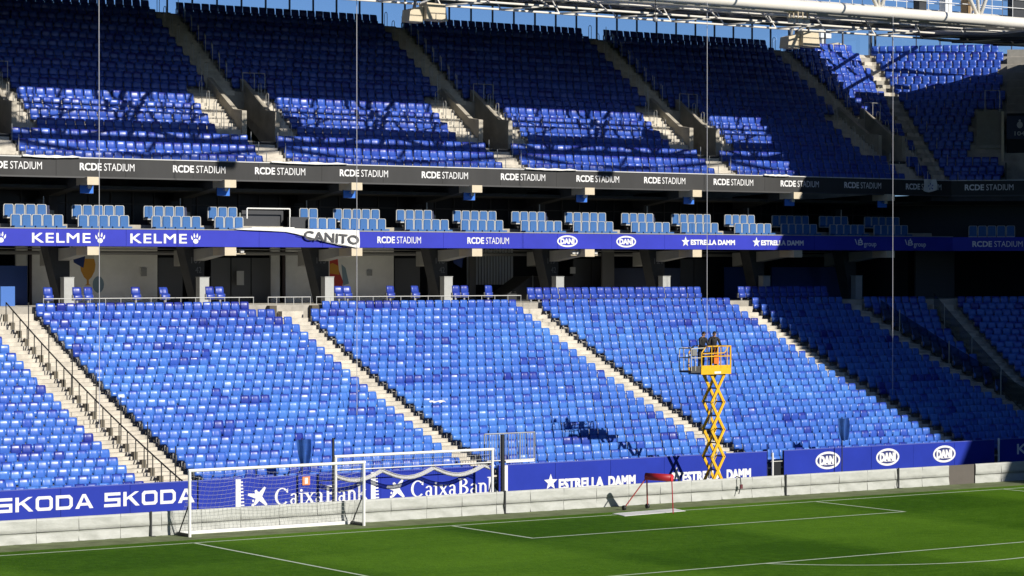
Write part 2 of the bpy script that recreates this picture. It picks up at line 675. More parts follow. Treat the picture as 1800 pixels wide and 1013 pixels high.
# ------------------------------------------------------------------ terraces
def low_profile():
    """(y, z) outline of the lower terrace in a section across the rows, front wall to concourse"""
    p = [(6.50, -0.02)]
    for i in range(NL):
        yf = LY[i] - 0.66 if i else 6.50
        p.append((yf, LT[i]))
        yb = LY[i + 1] - 0.66 if i < NL - 1 else 24.30
        p.append((yb, LT[i]))
    p.append((24.30, FLOOR))
    p.append((24.60, FLOOR))
    p.append((24.60, -0.02))
    return p


stand = thing('grandstand', 'two tier concrete grandstand filled with blue seats behind the goal', 'grandstand')
lp = low_profile()
lt = MB().prism(lp, 'x', -48, CX)
# corner: the same section turned about the corner centre
NA = 12
th = [R(62) * i / NA for i in range(NA + 1)]
n = len(lp)
vs = []
for t in th:
    for (y, z) in lp:
        r = y - CY
        vs.append((CX + r * math.sin(t), CY + r * math.cos(t), z))
fs = []
for a in range(NA):
    for i in range(n):
        j = (i + 1) % n
        fs.append((a * n + i, a * n + j, (a + 1) * n + j, (a + 1) * n + i))
fs.append(tuple((NA * n + i) for i in range(n)))
lt.add(vs, fs)
lt.obj('lower_terrace', TERR, stand)

UCX, UCY = 40.5, 24.5                                       # fascia corner; the rows turn 45 degrees there
MIT = 0.41421


def uprof(a, b, base=None):
    """section of the upper terrace from row a to row b"""
    y0 = UY[a] - 0.66 if a else 24.72
    p = [(y0, (UT[a] - 0.62) if base is None else base)]
    p = [(y0, UT[a] - (0.85 if a else .42))]
    for i in range(a, b + 1):
        yf = UY[i] - 0.66 if i else 24.72
        p.append((yf, UT[i]))
        yb = UY[i + 1] - 0.66 if i < NU - 1 else 38.6
        p.append((yb, UT[i]))
    p.append((p[-1][0], UT[b] - 0.85))
    if a == 0:
        p.append((y0 + 1.6, UT[0] - .42))
    return p


VOM = [x + 13.77 * k for k in range(-1, 4) for x in (-3.33,)]   # right edge of the block left of each aisle
ut = MB()
segs = []
x = -46.0
for s in VOM:
    v0, v1 = s + 0.28, s + 1.92                              # vomitory walls' inner faces
    segs.append((x, v0, 0, NU - 1))
    segs.append((v0, v1, 0, 2))
    segs.append((v0, v1, 8, NU - 1))
    x = v1
for (x0, x1, a, b) in segs:
    ut.prism(uprof(a, b), 'x', x0, x1)
# the last straight piece up to the mitre and the 45 degree corner piece
pr = uprof(0, NU - 1)
n = len(pr)
vs = [(x, y, z) for (y, z) in pr] + [(UCX + MIT * (y - UCY), y, z) for (y, z) in pr]
E1 = (0.70711, -0.70711)
U1 = (0.70711, 0.70711)


def corner_pt(v, w):
    """v = distance across the rows (as Y on the straight part), w = coordinate along the corner rows"""
    return (U1[0] * (v - UCY) + UCX + 0 * w, 0)


def cpt(v, w, z):
    # point at across-distance v and along-coordinate w, w measured so that w = (X-Y)*0.7071
    base = Vector((UCX, UCY)) + Vector(U1) * (v - UCY)
    wb = (base.x - base.y) * 0.70711
    p = base + Vector(E1) * (w - wb)
    return (p.x, p.y, z)


WEND = 14.3
vs += [cpt(y, WEND + 2.6, z) for (y, z) in pr]
fs = []
for k in range(2):
    for i in range(n):
        j = (i + 1) % n
        fs.append((k * n + i, k * n + j, (k + 1) * n + j, (k + 1) * n + i))
fs += [tuple(range(n)), tuple(2 * n + i for i in range(n))]
ut.add(vs, fs)
ut.obj('upper_terrace', TERR, stand)

# decks, back walls, ceilings of the two open storeys
d = MB()
d.box(-48, 40.4, 24.6, 40, FLOOR - 0.4, FLOOR)
d.prism([(40.4, 24.6), (58, 7), (70, 20), (48, 40), (40.4, 40)], 'z', FLOOR - 0.4, FLOOR)
d.obj('concourse_floor', mat('pale_floor', (.58, .55, .48), .85, var=.15), stand)
d = MB()
d.box(-48, 40.4, 24.52, 40, 10.95, 11.45)
d.prism([(40.4, 24.52), (58, 6.9), (70, 20), (48, 40), (40.4, 40)], 'z', 10.95, 11.45)
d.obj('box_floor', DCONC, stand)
MB().box(-48, 40.4, 25.5, 34.4, 10.945, 10.949).obj('bounce_ceiling', mat('bounce_grey', (.55, .54, .5), .85, var=.1), stand)  # thin pale sheet added to bounce light onto the concourse walls
d = MB()
d.box(-48, 40.4, 26.0, 29.9, 11.46, 11.90)
d.obj('box_step', CONC, stand)
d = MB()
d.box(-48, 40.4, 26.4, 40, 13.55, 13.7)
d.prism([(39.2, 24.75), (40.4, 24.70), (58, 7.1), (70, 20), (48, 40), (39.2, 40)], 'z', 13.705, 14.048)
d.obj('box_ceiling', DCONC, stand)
d = MB()
d.box(-48, 48, 39.0, 39.3, -0.02, 23.2)
d.obj('back_wall', CONC, stand)
d = MB()
d.box(-48, 46.3, 38.62, 39.0, 22.0, 23.22)
d.prism([cpt(38.62, 5.6, 0)[:2], cpt(38.62, WEND + 2.6, 0)[:2], cpt(39.0, WEND + 2.6, 0)[:2], cpt(39.0, 5.5, 0)[:2]], 'z', 22.0, 23.22)
d.obj('rear_parapet', CREAM, stand)

# ------------------------------------------------------------------ grey fascia of the upper tier with its lettering
fas = MB()
fas.box(-48, UCX, 24.53, 24.70, 14.05, 14.86)
fas.prism([(UCX, 24.5), (UCX + 16, 8.5), (UCX + 16.15, 8.65), (UCX + .06, 24.72)], 'z', 14.05, 14.86)
of = fas.obj('upper_fascia', GFASC, stand)
for k in range(24):
    xa = UCX - 3.44 * (k + 1)
    MB().box(xa + .006, xa + 3.434, 24.5 + random.uniform(-.004, .003), 24.528, 14.052, 14.858).obj('panel', GFASC, of)
p = Print()
for x in [-26.9, -22.4, -17.95, -13.39, -8.71, -4.42, .21, 4.87, 9.56, 14.23, 18.57, 23.2, 27.84, 32.41, 36.99]:
    p.text('RCDE', x, x + 1.08, 14.32, 14.66, offset=0.028)
    p.text('STADIUM', x + 1.20, x + 2.72, 14.32, 14.66, offset=-0.004).cut()
p.place('lettering', PRINT, of, flat(24.494))
CM = Matrix.Translation((UCX, 24.5, 0)) @ Matrix.Rotation(R(-45), 4, 'Z')      # local x runs along the corner fascia
p = Print()
for x in (0.75, 5.4, 10):
    p.text('RCDE', x, x + 1.08, 14.32, 14.66, offset=0.028)
    p.text('STADIUM', x + 1.20, x + 2.72, 14.32, 14.66, offset=-0.004).cut()
p.place('lettering', PRINT, of, CM)
MB().box(-48, UCX, 24.42, 24.52, 13.97, 14.045).prism([(UCX, 24.42), (UCX + 16, 8.42), (UCX + 16.1, 8.52), (UCX + .04, 24.54)], 'z', 13.97, 14.045).obj('drip_edge', mat('drip_grey', (.06, .06, .06), .5), of)
MB().box(-48, UCX, 24.46, 24.70, 14.865, 14.91).prism([(UCX, 24.46), (UCX + 16, 8.46), (UCX + 16.2, 8.66), (UCX + .1, 24.7)], 'z', 14.865, 14.91).obj('coping', mat('pale_coping', (.62, .62, .60), .5), of)

# ------------------------------------------------------------------ blue fascia of the boxes
fas = MB()
fas.box(-48, UCX - .08, 24.33, 24.50, 10.88, 11.655)
fas.prism([(UCX - .08, 24.30), (UCX + 15.9, 8.32), (UCX + 16.1, 8.52), (UCX, 24.52)], 'z', 10.88, 11.655)
ob = fas.obj('box_fascia', KBLUE, stand)
for k in range(24):
    xa = UCX - .08 - 3.44 * (k + 1)
    MB().box(xa + .006, xa + 3.434, 24.30 + random.uniform(-.004, .003), 24.328, 10.882, 11.653).obj('panel', KBLUE, ob)
p = Print()
for a, b, c_ in ((-15.80, -12.95, -12.48), (-10.98, -8.10, -7.64), (-20.6, -17.75, -17.28)):
    p.text('KELME', a, b, 11.03, 11.47, offset=0.020, space=1.10)
    p.cut().paw(c_, 11.22, .52).cut()
for x in (2.2, 7.42):
    p.text('RCDE', x, x + 1.0, 11.10, 11.43, offset=0.028)
    p.text('STADIUM', x + 1.11, x + 2.5, 11.10, 11.43, offset=-0.004).cut()
for x in (13.52, 17.26):
    p.ring(x, 11.265, .64, .30, .085, 40)
    p.cut().text('DANI', x - .44, x + .44, 11.12, 11.41, offset=0.05).cut()
for s, a, b in ((21.16, 21.5, 24.5), (25.98, 26.3, 29.3)):
    p.star(s, 11.28, .28).cut()
    p.text('ESTRELLA DAMM', a, b, 11.12, 11.40, offset=0.045).cut()
for x in (33.0, 36.73):
    p.text('\\', x, x + .2, 11.2, 11.5, offset=0.02)
    p.text('B', x + .25, x + .62, 11.16, 11.46, offset=0.02)
    p.disc(x + .42, 11.50, .06, .06, 10)
    p.text('group', x + .68, x + 1.6, 11.02, 11.29, offset=0.01).cut()
p.place('lettering', PRINT, ob, flat(24.294))
p = Print()
CM2 = Matrix.Translation((UCX - .08, 24.30, 0)) @ Matrix.Rotation(R(-45), 4, 'Z')
p.text('RCDE', 1.1, 2.2, 11.10, 11.43, offset=0.028)
p.text('STADIUM', 2.32, 3.9, 11.10, 11.43, offset=-0.004)
p.place('lettering', PRINT, ob, CM2)
MB().box(-48, UCX - .08, 24.27, 24.52, 11.66, 11.70).obj('edge_trim', mat('trim_grey', (.3, .3, .3), .5), ob)

# ------------------------------------------------------------------ beams, columns, screens
BEAMX = [-26.7, -19.75, -12.85, -5.87, 1.0, 7.95, 14.87, 21.87, 28.83, 35.6]
for i, x in enumerate(BEAMX):
    for lev, (z0, z1, yy) in enumerate(((13.66, 14.02, 24.2), (10.48, 10.86, 24.2))):
        m = MB().box(x - .30, x + .30, yy, yy + 1.2, z0, z1)
        bo = m.obj('beam', CREAM, stand)
        MB().prism([(yy + 1.201, z1), (yy + 1.201, z0), (29.5, z0 - .5), (29.5, z1 - .12)], 'x', x - .29, x + .29).obj('haunch', DCONC if lev == 0 else GREYW, bo)  # upper haunch is coloured dark: the shade behind the beam end is painted
    if i > 0:
        # tapered pier of the lower storey with a pale plinth in front
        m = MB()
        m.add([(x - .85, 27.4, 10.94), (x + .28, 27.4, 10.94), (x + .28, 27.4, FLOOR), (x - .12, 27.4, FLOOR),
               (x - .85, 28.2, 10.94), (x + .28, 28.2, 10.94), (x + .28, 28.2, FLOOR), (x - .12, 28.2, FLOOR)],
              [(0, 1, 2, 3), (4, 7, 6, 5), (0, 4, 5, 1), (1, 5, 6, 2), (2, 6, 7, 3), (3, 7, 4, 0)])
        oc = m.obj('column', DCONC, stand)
        t = {2: ('109', '42'), 3: ('109', '42'), 4: ('113', ''), 5: ('118', '42'), 6: ('117', '42'), 7: ('121', '')}.get(i)
        if t and i > 2:
            q = Print().text(t[0], x - .42, x + .12, 10.12, 10.42, offset=.01)
            if t[1]:
                q.text(t[1], x - .2, x + .12, 9.65, 9.95, offset=.01)
            q.place('lettering', mat('grey_print', (.16, .165, .17), .7), oc, flat(27.4))
        MB().box(x - .25, x + .25, 26.85, 27.25, FLOOR, 9.44).box(x - .27, x + .27, 26.83, 27.27, 9.445, 9.475).obj('plinth', mat('plinth_grey', (.40, .41, .40), .8, var=.08), stand)
        # upper storey post
        MB().box(x - .22, x + .22, 28.6, 29.0, 11.9, 13.55).obj('column', DCONC, stand)
# hanging televisions under the upper beams
tv = None
place_word = ['', '', 'first', 'second', 'third', 'fourth', 'fifth', 'sixth', 'seventh', 'eighth']
TVW = {2: 'leftmost of them', 3: 'second from the left', 4: 'third from the left', 5: 'fourth from the left', 6: 'fifth from the left', 7: 'sixth from the left', 8: 'second from right, in shade', 9: 'rightmost, in shade'}
for i, x in enumerate(BEAMX):
    if i < 2:
        continue
    lab = 'blue screen hung under an upper cream beam end, ' + TVW[i]
    if tv is None:
        t = thing('television', lab, 'television', (x, 24.95, 13.62), 'televisions hung under the upper tier')
        MB().box(-.33, .33, -.03, .05, -.34, .06).obj('casing', DARK, t)
        MB().box(-.31, .31, -.045, -.032, -.325, .045).obj('screen', TVBLUE, t)
        MB().box(-.02, .14, -.35, -.30, -.12, .04).obj('speaker', WHITE, t)
        MB().tube((0, .06, 0), (-.25, .06, .42), .03).tube((0, .06, -.1), (0, -.3, 0.0), .02).obj('bracket', RAILM, t)
        t.rotation_euler = (0, 0, R(-8))
        tv = t
    else:
        t = copy_tree(tv)
        t.location = (x, 24.95, 13.62)
        t['label'] = lab

# ------------------------------------------------------------------ back of the boxes (upper open storey)
g = MB()
g.box(-48, 41, 30.0, 30.1, 11.45, 13.55)
g.prism([(41, 30), (56, 15), (56.1, 15.1), (41, 30.1)], 'z', 11.45, 13.55)
g.obj('box_glazing', DGLASS, stand)
m = MB()
xs = -30.0
k = 0
while xs < 41:
    m.box(xs, xs + .06, 29.93, 29.995, 11.9, 13.55)
    xs += (1.15, 1.15, 2.3, 1.15, 1.15)[k % 5]
    k += 1
m.box(-48, 41, 29.94, 29.998, 12.95, 13.0)
m.obj('glazing_frame', mat('bronze_frame', (.05, .05, .05), .5), stand)
m = MB()
for x in BEAMX[2:]:
    for (dx, w, cc) in ((-1.1, .38, 0), (1.9, .30, 0)):
        m.box(x + dx, x + dx + w, 26.9, 26.96, 11.9, 12.55)
m.obj('divider', mat('frosted_panel', (.17, .20, .19), .5), stand)
m = MB()
for x in BEAMX[2:]:
    m.tube((x - 1.2, 27.0, 11.9), (x - 1.2, 27.0, 13.2), .03)
m.obj('divider_post', RAILM, stand)
# a framed hatch in the fourth bay and white desk ledges in front of it
fr = MB()
fr.path([(-4.25, 25.6, 12.25), (-4.25, 25.6, 12.74), (-1.92, 25.6, 12.74), (-1.92, 25.6, 11.72)], .035)
fr.obj('hatch_frame', WHITE, stand)
hd = MB().box(-4.2, -1.95, 26.2, 26.3, 11.9, 12.66).box(-1.9, -.95, 25.5, 25.9, 11.71, 12.35)
hd.obj('hatch_panel', mat('hatch_dark', (.035, .037, .042), .4), stand)
MB().box(-4.3, -2.0, 25.0, 25.4, 11.75, 11.84).obj('desk', WHITE, stand)

# ------------------------------------------------------------------ concourse rear wall (lower open storey)
def wallpanel(x0, x1, m_, y=31.0, z0=FLOOR, z1=10.93, name='wall_panel'):
    return MB().box(x0, x1, y, y + .12, z0, z1).obj(name, m_, stand)


PALE = mat('pale_panel', (0.72, 0.72, 0.68), .8, var=.1, scale=.7)
MIDG = mat('mid_panel', (0.66, 0.67, 0.65), .8, var=.14, scale=.7)
wallpanel(-13.69, -13.1, MIDG)
wallpanel(-12.95, -11.3, MIDG)
wallpanel(-11.25, -6.3, PALE)
wallpanel(.0, .52, MIDG)
wallpanel(.85, 3.2, MIDG)
wallpanel(3.25, 7.24, PALE)
wallpanel(-20, -15.1, MIDG)
wallpanel(9.6, 10.2, mat('dim_panel', (.10, .10, .10), .8), 31.4)
wallpanel(12.2, 12.6, mat('dim_panel', (.10, .10, .10), .8), 31.4)
wallpanel(19.9, 20.7, mat('dim_panel', (.10, .10, .10), .8), 30.0)
wallpanel(28.6, 30.9, NAVYP, 30.2, z1=9.95)
wallpanel(32.0, 37.4, NAVYP, 30.2, z1=9.95)
wallpanel(20.6, 25.4, mat('dull_navy', (.008, .018, .05), .6), 30.2, z1=9.9)
wallpanel(41.5, 44.6, mat('dim_panel', (.10, .10, .10), .8), 28.5)
m = MB().tube((-13.0, 30.9, FLOOR), (-13.0, 30.9, 10.94), .08).tube((.68, 30.9, FLOOR), (.68, 30.9, 10.94), .09)
m.obj('pipe', mat('maroon_pipe', (.035, .022, .022), .6), stand)
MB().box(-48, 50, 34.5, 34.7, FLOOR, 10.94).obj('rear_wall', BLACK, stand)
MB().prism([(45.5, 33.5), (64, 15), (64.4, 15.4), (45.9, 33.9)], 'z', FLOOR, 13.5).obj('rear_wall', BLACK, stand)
m = MB()
for k in range(16):
    m.box(13.1 + k * .19, 13.22 + k * .19, 33.0, 33.06, 9.0, 10.94)
m.obj('slatted_screen', mat('pale_slat', (.55, .6, .64), .6), stand)
for x0, x1, z0, z1, nm in ((-2.35, -1.95, 9.05, 9.75, 'notice'), (17.9, 18.25, 9.6, 9.95, 'notice'), (5.6, 5.9, 9.5, 9.8, 'notice'), (-7.2, -6.9, 9.5, 9.9, 'notice')):
    MB().box(x0, x1, 30.93 if x0 in (5.6, -7.2) else 30.2, 30.95 if x0 in (5.6, -7.2) else 30.22, z0, z1).obj(nm, mat('notice_grey', (.28, .29, .29), .7), stand)
for x0, x1, yy in ((-6.2, -4.8, 31.2), (-3.6, -.2, 30.6), (7.4, 9.0, 31.2), (19.0, 21.5, 31.5), (26.0, 28.0, 31.0)):
    k_ = max(1, round((x1 - x0) / 1.1))
    for i_ in range(k_):
        MB().box(x0 + (x1 - x0) * i_ / k_ + .03, x0 + (x1 - x0) * (i_ + 1) / k_ - .03, yy, yy + .06, FLOOR, 10.4).obj('door', mat('door_grey', (.055, .058, .062), .5), stand)
MB().tube((-48, 30.2, 10.62), (40, 30.2, 10.62), .09, 8).obj('ceiling_pipe', mat('pipe_grey', (.22, .22, .22), .5), stand)
MB().box(-48, 40, 29.2, 29.5, 10.78, 10.83).obj('cable_tray', mat('tray_grey', (.2, .2, .2), .5), stand)
# wall paintings: beer glass and a red figure
q = Print()
pts = [(-.30, .95), (.30, .95), (.36, .70), (.32, .42), (.18, .16), (.05, .04), (.05, -.14), (.16, -.20), (-.16, -.20), (-.05, -.14), (-.05, .04), (-.18, .16), (-.32, .42), (-.36, .70)]
q.raw([(-10.0 + a * 1.12, 9.28 + b * 1.12) for a, b in pts], [tuple(range(len(pts)))])
q.place('mural', BEER, stand, flat(31.0), .008)
q = Print().poly([(-10.34, 10.35), (-9.66, 10.35), (-9.68, 10.48), (-10.32, 10.48)])
q.place('mural', mat('foam_print', (.5, .49, .44), .7), stand, flat(31.0), .009)
Print().disc(-9.45, 9.1, .30, .40, 18).place('mural', CYAN, stand, flat(31.0), .006)
q = Print().poly([(3.4, 8.6), (4.1, 8.6), (4.2, 9.2), (3.95, 9.8), (3.85, 10.7), (3.4, 10.85)])
q.place('mural', REDPRINT, stand, flat(31.0), .006)
Print().poly([(3.42, 9.62), (3.98, 9.55), (3.93, 10.0), (3.6, 10.15), (3.42, 10.1)]).place('mural', BEER, stand, flat(31.0), .009)
Print().poly([(4.2, 9.0), (4.55, 9.1), (4.35, 9.9), (4.1, 10.1)]).place('mural', CYAN, stand, flat(31.0), .006)
MB().box(-15.9, -15.2, 27.6, 27.7, FLOOR, 9.05).obj('hoarding', BLUEP, stand)
MB().box(-15.6, -13.72, 29.6, 29.7, FLOOR, 10.0).obj('hoarding', NAVYP, stand)
# dark covered kiosk standing on the concourse
ks = thing('covered_kiosk', 'black covered kiosk with a sloping left side on the concourse', 'kiosk', (15.3, 29.4, FLOOR))
MB().prism([(-2.6, 0), (-2.6, .35), (-1.1, 1.28), (-.9, 1.30), (1.75, 1.32), (1.75, 0)], 'y', -.8, .8).obj('cover', mat('black_sheet', (.008, .009, .011), .6), ks)
MB().box(-1.0, -.94, -.85, -.8, 0.05, 1.35).obj('strap', mat('slate', (.08, .09, .1), .6), ks)

# ------------------------------------------------------------------ concourse front rails
RAILW = mat('rail_offwhite', (.55, .55, .53), .5)


def rail(x0, x1, posts, label):
    t = thing('concourse_rail', label, 'railing', ((x0 + x1) / 2, 24.45, FLOOR), 'white rails along the concourse edge')
    L = (x1 - x0) / 2
    MB().tube((-L, 0, .36), (L, 0, .36), .02).obj('handrail', RAILW, t)
    for k in range(posts):
        xx = -L + 2 * L * (k + .02) / (posts - 1 + .04)
        MB().tube((xx, 0, -.0), (xx, 0, .36), .014, 6).obj('post', RAILW, t)


rail(-15.2, -4.51, 15, 'long white rail above the seat block beside the railed stairs')
rail(-3.75, -1.43, 6, 'short white rail at the head of the stairs between two seat blocks')
rail(-1.12, 10.77, 16, 'long white rail above the middle seat block')
# vertical glass and dark fillers at the stair heads
for x in (-3.9, -1.6):
    MB().box(x, x + .38, 24.0, 24.3, 7.55, 8.12).obj('stair_head_block', mat('brown_block', (.10, .085, .06), .8), stand)

# ------------------------------------------------------------------ stairs
def step_mesh(w, d_, h):
    return MB().box(0, w, 0, d_, 0, h).mesh('step', STEP)


def lower_stair(x0, x1, label, top=NL - 1, arcfn=None):
    st = thing('staircase', label, 'stairs', (x0, 6.5, 0), 'lower tier stairs')
    cache = {}
    for i in range(top + 1):
        yf = LY[i] - 0.66 if i else 6.52
        yb = (LY[i + 1] - .66) if i < NL - 1 else 24.3
        dz = (LT[i + 1] - LT[i]) if i < NL - 1 else FLOOR - LT[i]
        w = x1 - x0
        jit = random.uniform(-.004, .004)
        # each row has the tread itself and a half step in front of the next riser
        pz = (LT[i] - LT[i - 1]) if i else LT[0]
        me = MB().box(0, w, -.012, yb - yf, -pz * .52, .03 + jit).box(0.0, w, (yb - yf) * .52, (yb - yf) - .002, .03 + jit, dz * .5 + .02).mesh('step', STEP)
        o = link('step', me, st, (0, yf - 6.5, LT[i]))
    return st


lower_stair(-18.52, -15.9, 'wide concrete stairs split by a dark central handrail beside the front goal')
lower_stair(-3.3, -2.15, 'concrete stairs running down behind the rear goal')
lower_stair(10.5, 11.65, 'concrete stairs running down to the scissor lift')
lower_stair(24.25, 25.4, 'concrete stairs along the edge of the shade, half in sun')
lower_stair(32.0, 33.15, 'shaded stairs beside the raking glass screen', top=NL - 1)
# corner stair (radial)
TF = R(21.3)
st = thing('staircase', 'shaded stairs in the far corner, rightmost of the lower stairs', 'stairs', (CX, CY, 0), 'lower tier stairs')
for i in range(1, NL):
    r0 = LY[i] - 0.66 - CY
    r1 = (LY[i + 1] - .66 if i < NL - 1 else 24.3) - CY
    dz = (LT[i + 1] - LT[i]) if i < NL - 1 else FLOOR - LT[i]
    pz = LT[i] - LT[i - 1]
    me = MB().box(0, 1.25, -.012, r1 - r0, -pz * .52, .03).box(0, 1.25, (r1 - r0) * .52, r1 - r0 - .002, .03, dz * .5 + .02).mesh('step', STEP)
    o = link('step', me, st, (r0 * math.sin(TF), r0 * math.cos(TF), LT[i]))
    o.rotation_euler = (0, 0, -TF)

# central handrail of the wide stairs
hr = thing('stair_railing', 'dark handrail on short bars down the middle of the wide stairs', 'railing', (-17.25, 6.6, 0))
a, b = [], []
m = MB()
pts = []
for i in range(0, NL):
    pts.append((0, LY[i] - 6.9, LT[i] + .86))
m.path([(0, pts[0][1] - .3, pts[0][2] - .08)] + pts, .032, 6)
m.obj('handrail', DRAIL, hr)
base_m = MB().box(-.09, .09, -.12, .12, 0, .34).mesh('base_block', mat('dull_brown_block', (.16, .14, .105), .9))  # small dull brown block at each baluster
bar_m = MB().box(-.018, .018, -.018, .018, .0, .86).mesh('baluster', DRAIL)
for i in range(NL):
    link('baluster', bar_m, hr, (0, LY[i] - 6.9, LT[i]))
    link('base_block', base_m, hr, (0, LY[i] - 6.78, LT[i]))
# tall dark posts along that handrail
for k, py in enumerate((21.64, 19.5, 17.1, 14.75, 12.4, 9.96, 7.5)):
    t = thing('tall_post', 'tall dark post on the wide stairs, %s from the bottom' % ['seventh', 'sixth', 'fifth', 'fourth', 'third', 'second', 'first'][k], 'post', (-17.12, py, c_low(py) - .86), 'tall posts on the wide stairs')
    MB().tube((0, 0, 0), (0, 0, 2.05), .025, 8).obj('shaft', DRAIL, t)
    MB().box(-.08, .08, -.08, .08, 0.0, .05).obj('base', DRAIL, t)

# raking glass screens beside the shaded stairs
def glass_rake(base, dirv, i0, i1, label):
    t = thing('glass_screen', label, 'glass screen', (*base, LT[i0]), 'raking glass screens in the corner')
    step = 5
    for i in range(i0, i1, step):
        j = min(i + step, i1)
        r0, r1 = LY[i] - LY[i0], LY[j] - LY[i0]
        z0, z1 = LT[i] - LT[i0], LT[j] - LT[i0]
        A = Vector((dirv[0] * r0, dirv[1] * r0, z0)); B = Vector((dirv[0] * r1, dirv[1] * r1, z1))
        N = Vector((dirv[1], -dirv[0], 0)) * .006
        up = Vector((0, 0, 1.35))
        lo = Vector((0, 0, .25))
        q = [A + lo, B + lo, B + up, A + up]
        m = MB().add([tuple(v - N) for v in q] + [tuple(v + N) for v in q], [(0, 1, 2, 3), (7, 6, 5, 4), (0, 4, 5, 1), (1, 5, 6, 2), (2, 6, 7, 3), (3, 7, 4, 0)])
        m.obj('pane', GLASSD, t)
        MB().tube(A, A + Vector((0, 0, 1.5)), .03, 6).obj('post', RAILM, t)
    return t


glass_rake((33.35, LY[3]), (0.0, 1.0), 3, 20, 'raking smoked glass screen beside the shaded stairs, left one')
glass_rake((CX + (LY[4] - CY) * math.sin(TF - .02) - .1, CY + (LY[4] - CY) * math.cos(TF - .02)), (math.sin(TF), math.cos(TF)), 4, 21, 'raking smoked glass screen nearest the far corner, right one')

# upper stairs, vomitories, hoop rails
hoop_mesh = MB().path([(0, -.13, 0), (0, -.13, .85), (0, -.09, .93), (0, .0, .96), (0, .09, .93), (0, .13, .85), (0, .13, 0)], .018, 6).mesh('hoop', RAILM)
post_mesh = MB().tube((0, 0, 0), (0, 0, .95), .018, 6).mesh('post', RAILM)
vom_names = ['at the left edge of the picture', 'left of the white tarp', 'above the middle seat block', 'above the scissor lift', 'in the shade at the far corner']
for k, s in enumerate(VOM):
    st = thing('staircase', 'upper tier stairs rising beside the stairwell mouth ' + vom_names[k], 'stairs', (s, 25, 14), 'upper tier stairs')
    for i in range(NU):
        yf = UY[i] - .66 if i else 24.72
        yb = UY[i + 1] - .66 if i < NU - 1 else 38.6
        dz = .53 if i < NU - 1 else .4
        if i < 3:
            spans = [(0.05, 1.38)]
        elif i < 8:
            spans = [(-1.28, .05), (2.12, 2.95)]
        else:
            spans = [(0.02, 1.34)]
        for (a, b) in spans:
            D = yb - yf
            me = MB().box(a, b, -.012, D, -.2, .03).box(a, b, D * .34, D * .67, .03, dz * .36).box(a, b, D * .67, D - .002, .03, dz * .68).mesh('step', STEP)
            link('step', me, st, (0, yf - 25, UT[i] - 14))
    # hoops down the stairs
    hr = thing('hoop_railing', 'row of hoop handrails on the upper stairs ' + vom_names[k], 'railing', (s, 25, 14), 'upper stair hoop rails')
    for i in range(9, NU):
        link('hoop', hoop_mesh, hr, (.35, UY[i] - .3 - 25, UT[i] - 14))
        link('post', post_mesh, hr, (1.5, UY[i] - .3 - 25, UT[i] - 14))
        if i < NU - 1:
            link('post', post_mesh, hr, (1.62, UY[i] - 25, UT[i] + .1 - 14))
    for i in range(3, 8):
        link('hoop', hoop_mesh, hr, (-.75, UY[i] - .3 - 25, UT[i] - 14))
        link('hoop', hoop_mesh, hr, (2.55, UY[i] - .3 - 25, UT[i] - 14))
    for i in range(0, 3):
        link('post', post_mesh, hr, (-.02, UY[i] - .3 - 25, UT[i] - 14))
        link('post', post_mesh, hr, (1.45, UY[i] - .3 - 25, UT[i] - 14))
    MB().path([(-.75, 5.6, UT[7] + .5 - 14), (-.75, 5.6, UT[8] + .95 - 14), (-.1, 5.6, UT[8] + .95 - 14)], .018).path([(1.75, 6.0, UT[8] - 14), (1.75, 6.0, UT[8] + .95 - 14), (3.0, 6.0, UT[8] + .95 - 14), (3.0, 6.0, UT[8] - 14)], .02).path([(2.4, 6.0, UT[8] - 14), (2.4, 6.0, UT[8] + .95 - 14)], .02).obj('handrail', RAILM, hr)
    # vomitory: two raking walls and the dark mouth
    vt = thing('stairwell', 'concrete stairwell mouth in the upper tier ' + vom_names[k], 'stairwell', (s, 27.8, UT[3]), 'stairwell mouths of the upper tier')
    for (xa, xb) in ((0.06, 0.32), (1.89, 2.14)):
        m = MB().prism([(0.12, -.02), (0.12, 1.50), (1.05, 1.62), (3.75, UT[7] + 1.20 - UT[3]), (3.75, UT[7] - .3 - UT[3])], 'x', xa, xb)
        m.obj('side_wall', CONC, vt)
    MB().box(.325, 1.885, 3.75, 3.9, 1.85, UT[8] - UT[3] + .02).obj('lintel', DARK, vt)
    MB().box(.325, 1.885, 5.5, 5.6, -.6, 2.4).obj('rear_face', BLACK, vt)
    MB().box(.33, 1.88, -.53, 5.5, -.12, -.005).obj('passage_floor', DCONC, vt)
    MB().box(.325, 1.885, 3.9, 5.5, 1.86, 1.96).obj('passage_ceiling', BLACK, vt)
    MB().box(.325, 1.885, 3.7, 3.748, 2.0, 2.42).obj('sign_panel', mat('sign_navy', (.008, .012, .05), .5), vt)
    q = Print().text('KELME', s + .46, s + 1.3, UT[3] + 2.12, UT[3] + 2.28, offset=.03)
    q.paw(s + 1.52, UT[3] + 2.19, .2)
    po = q.place('lettering', PRINT, vt, flat(27.8 + 3.7))
    MB().box(.06, .32, 3.76, 5.6, -.6, 2.4).box(1.89, 2.14, 3.76, 5.6, -.6, 2.4).obj('passage_wall', DCONC, vt)
    MB().box(.8, 1.75, 5.3, 5.4, .75, 1.5).obj('notice_board', BLUEP, vt)
    MB().box(.9, 1.25, 5.28, 5.298, 1.0, 1.35).obj('notice', PRINT, vt)

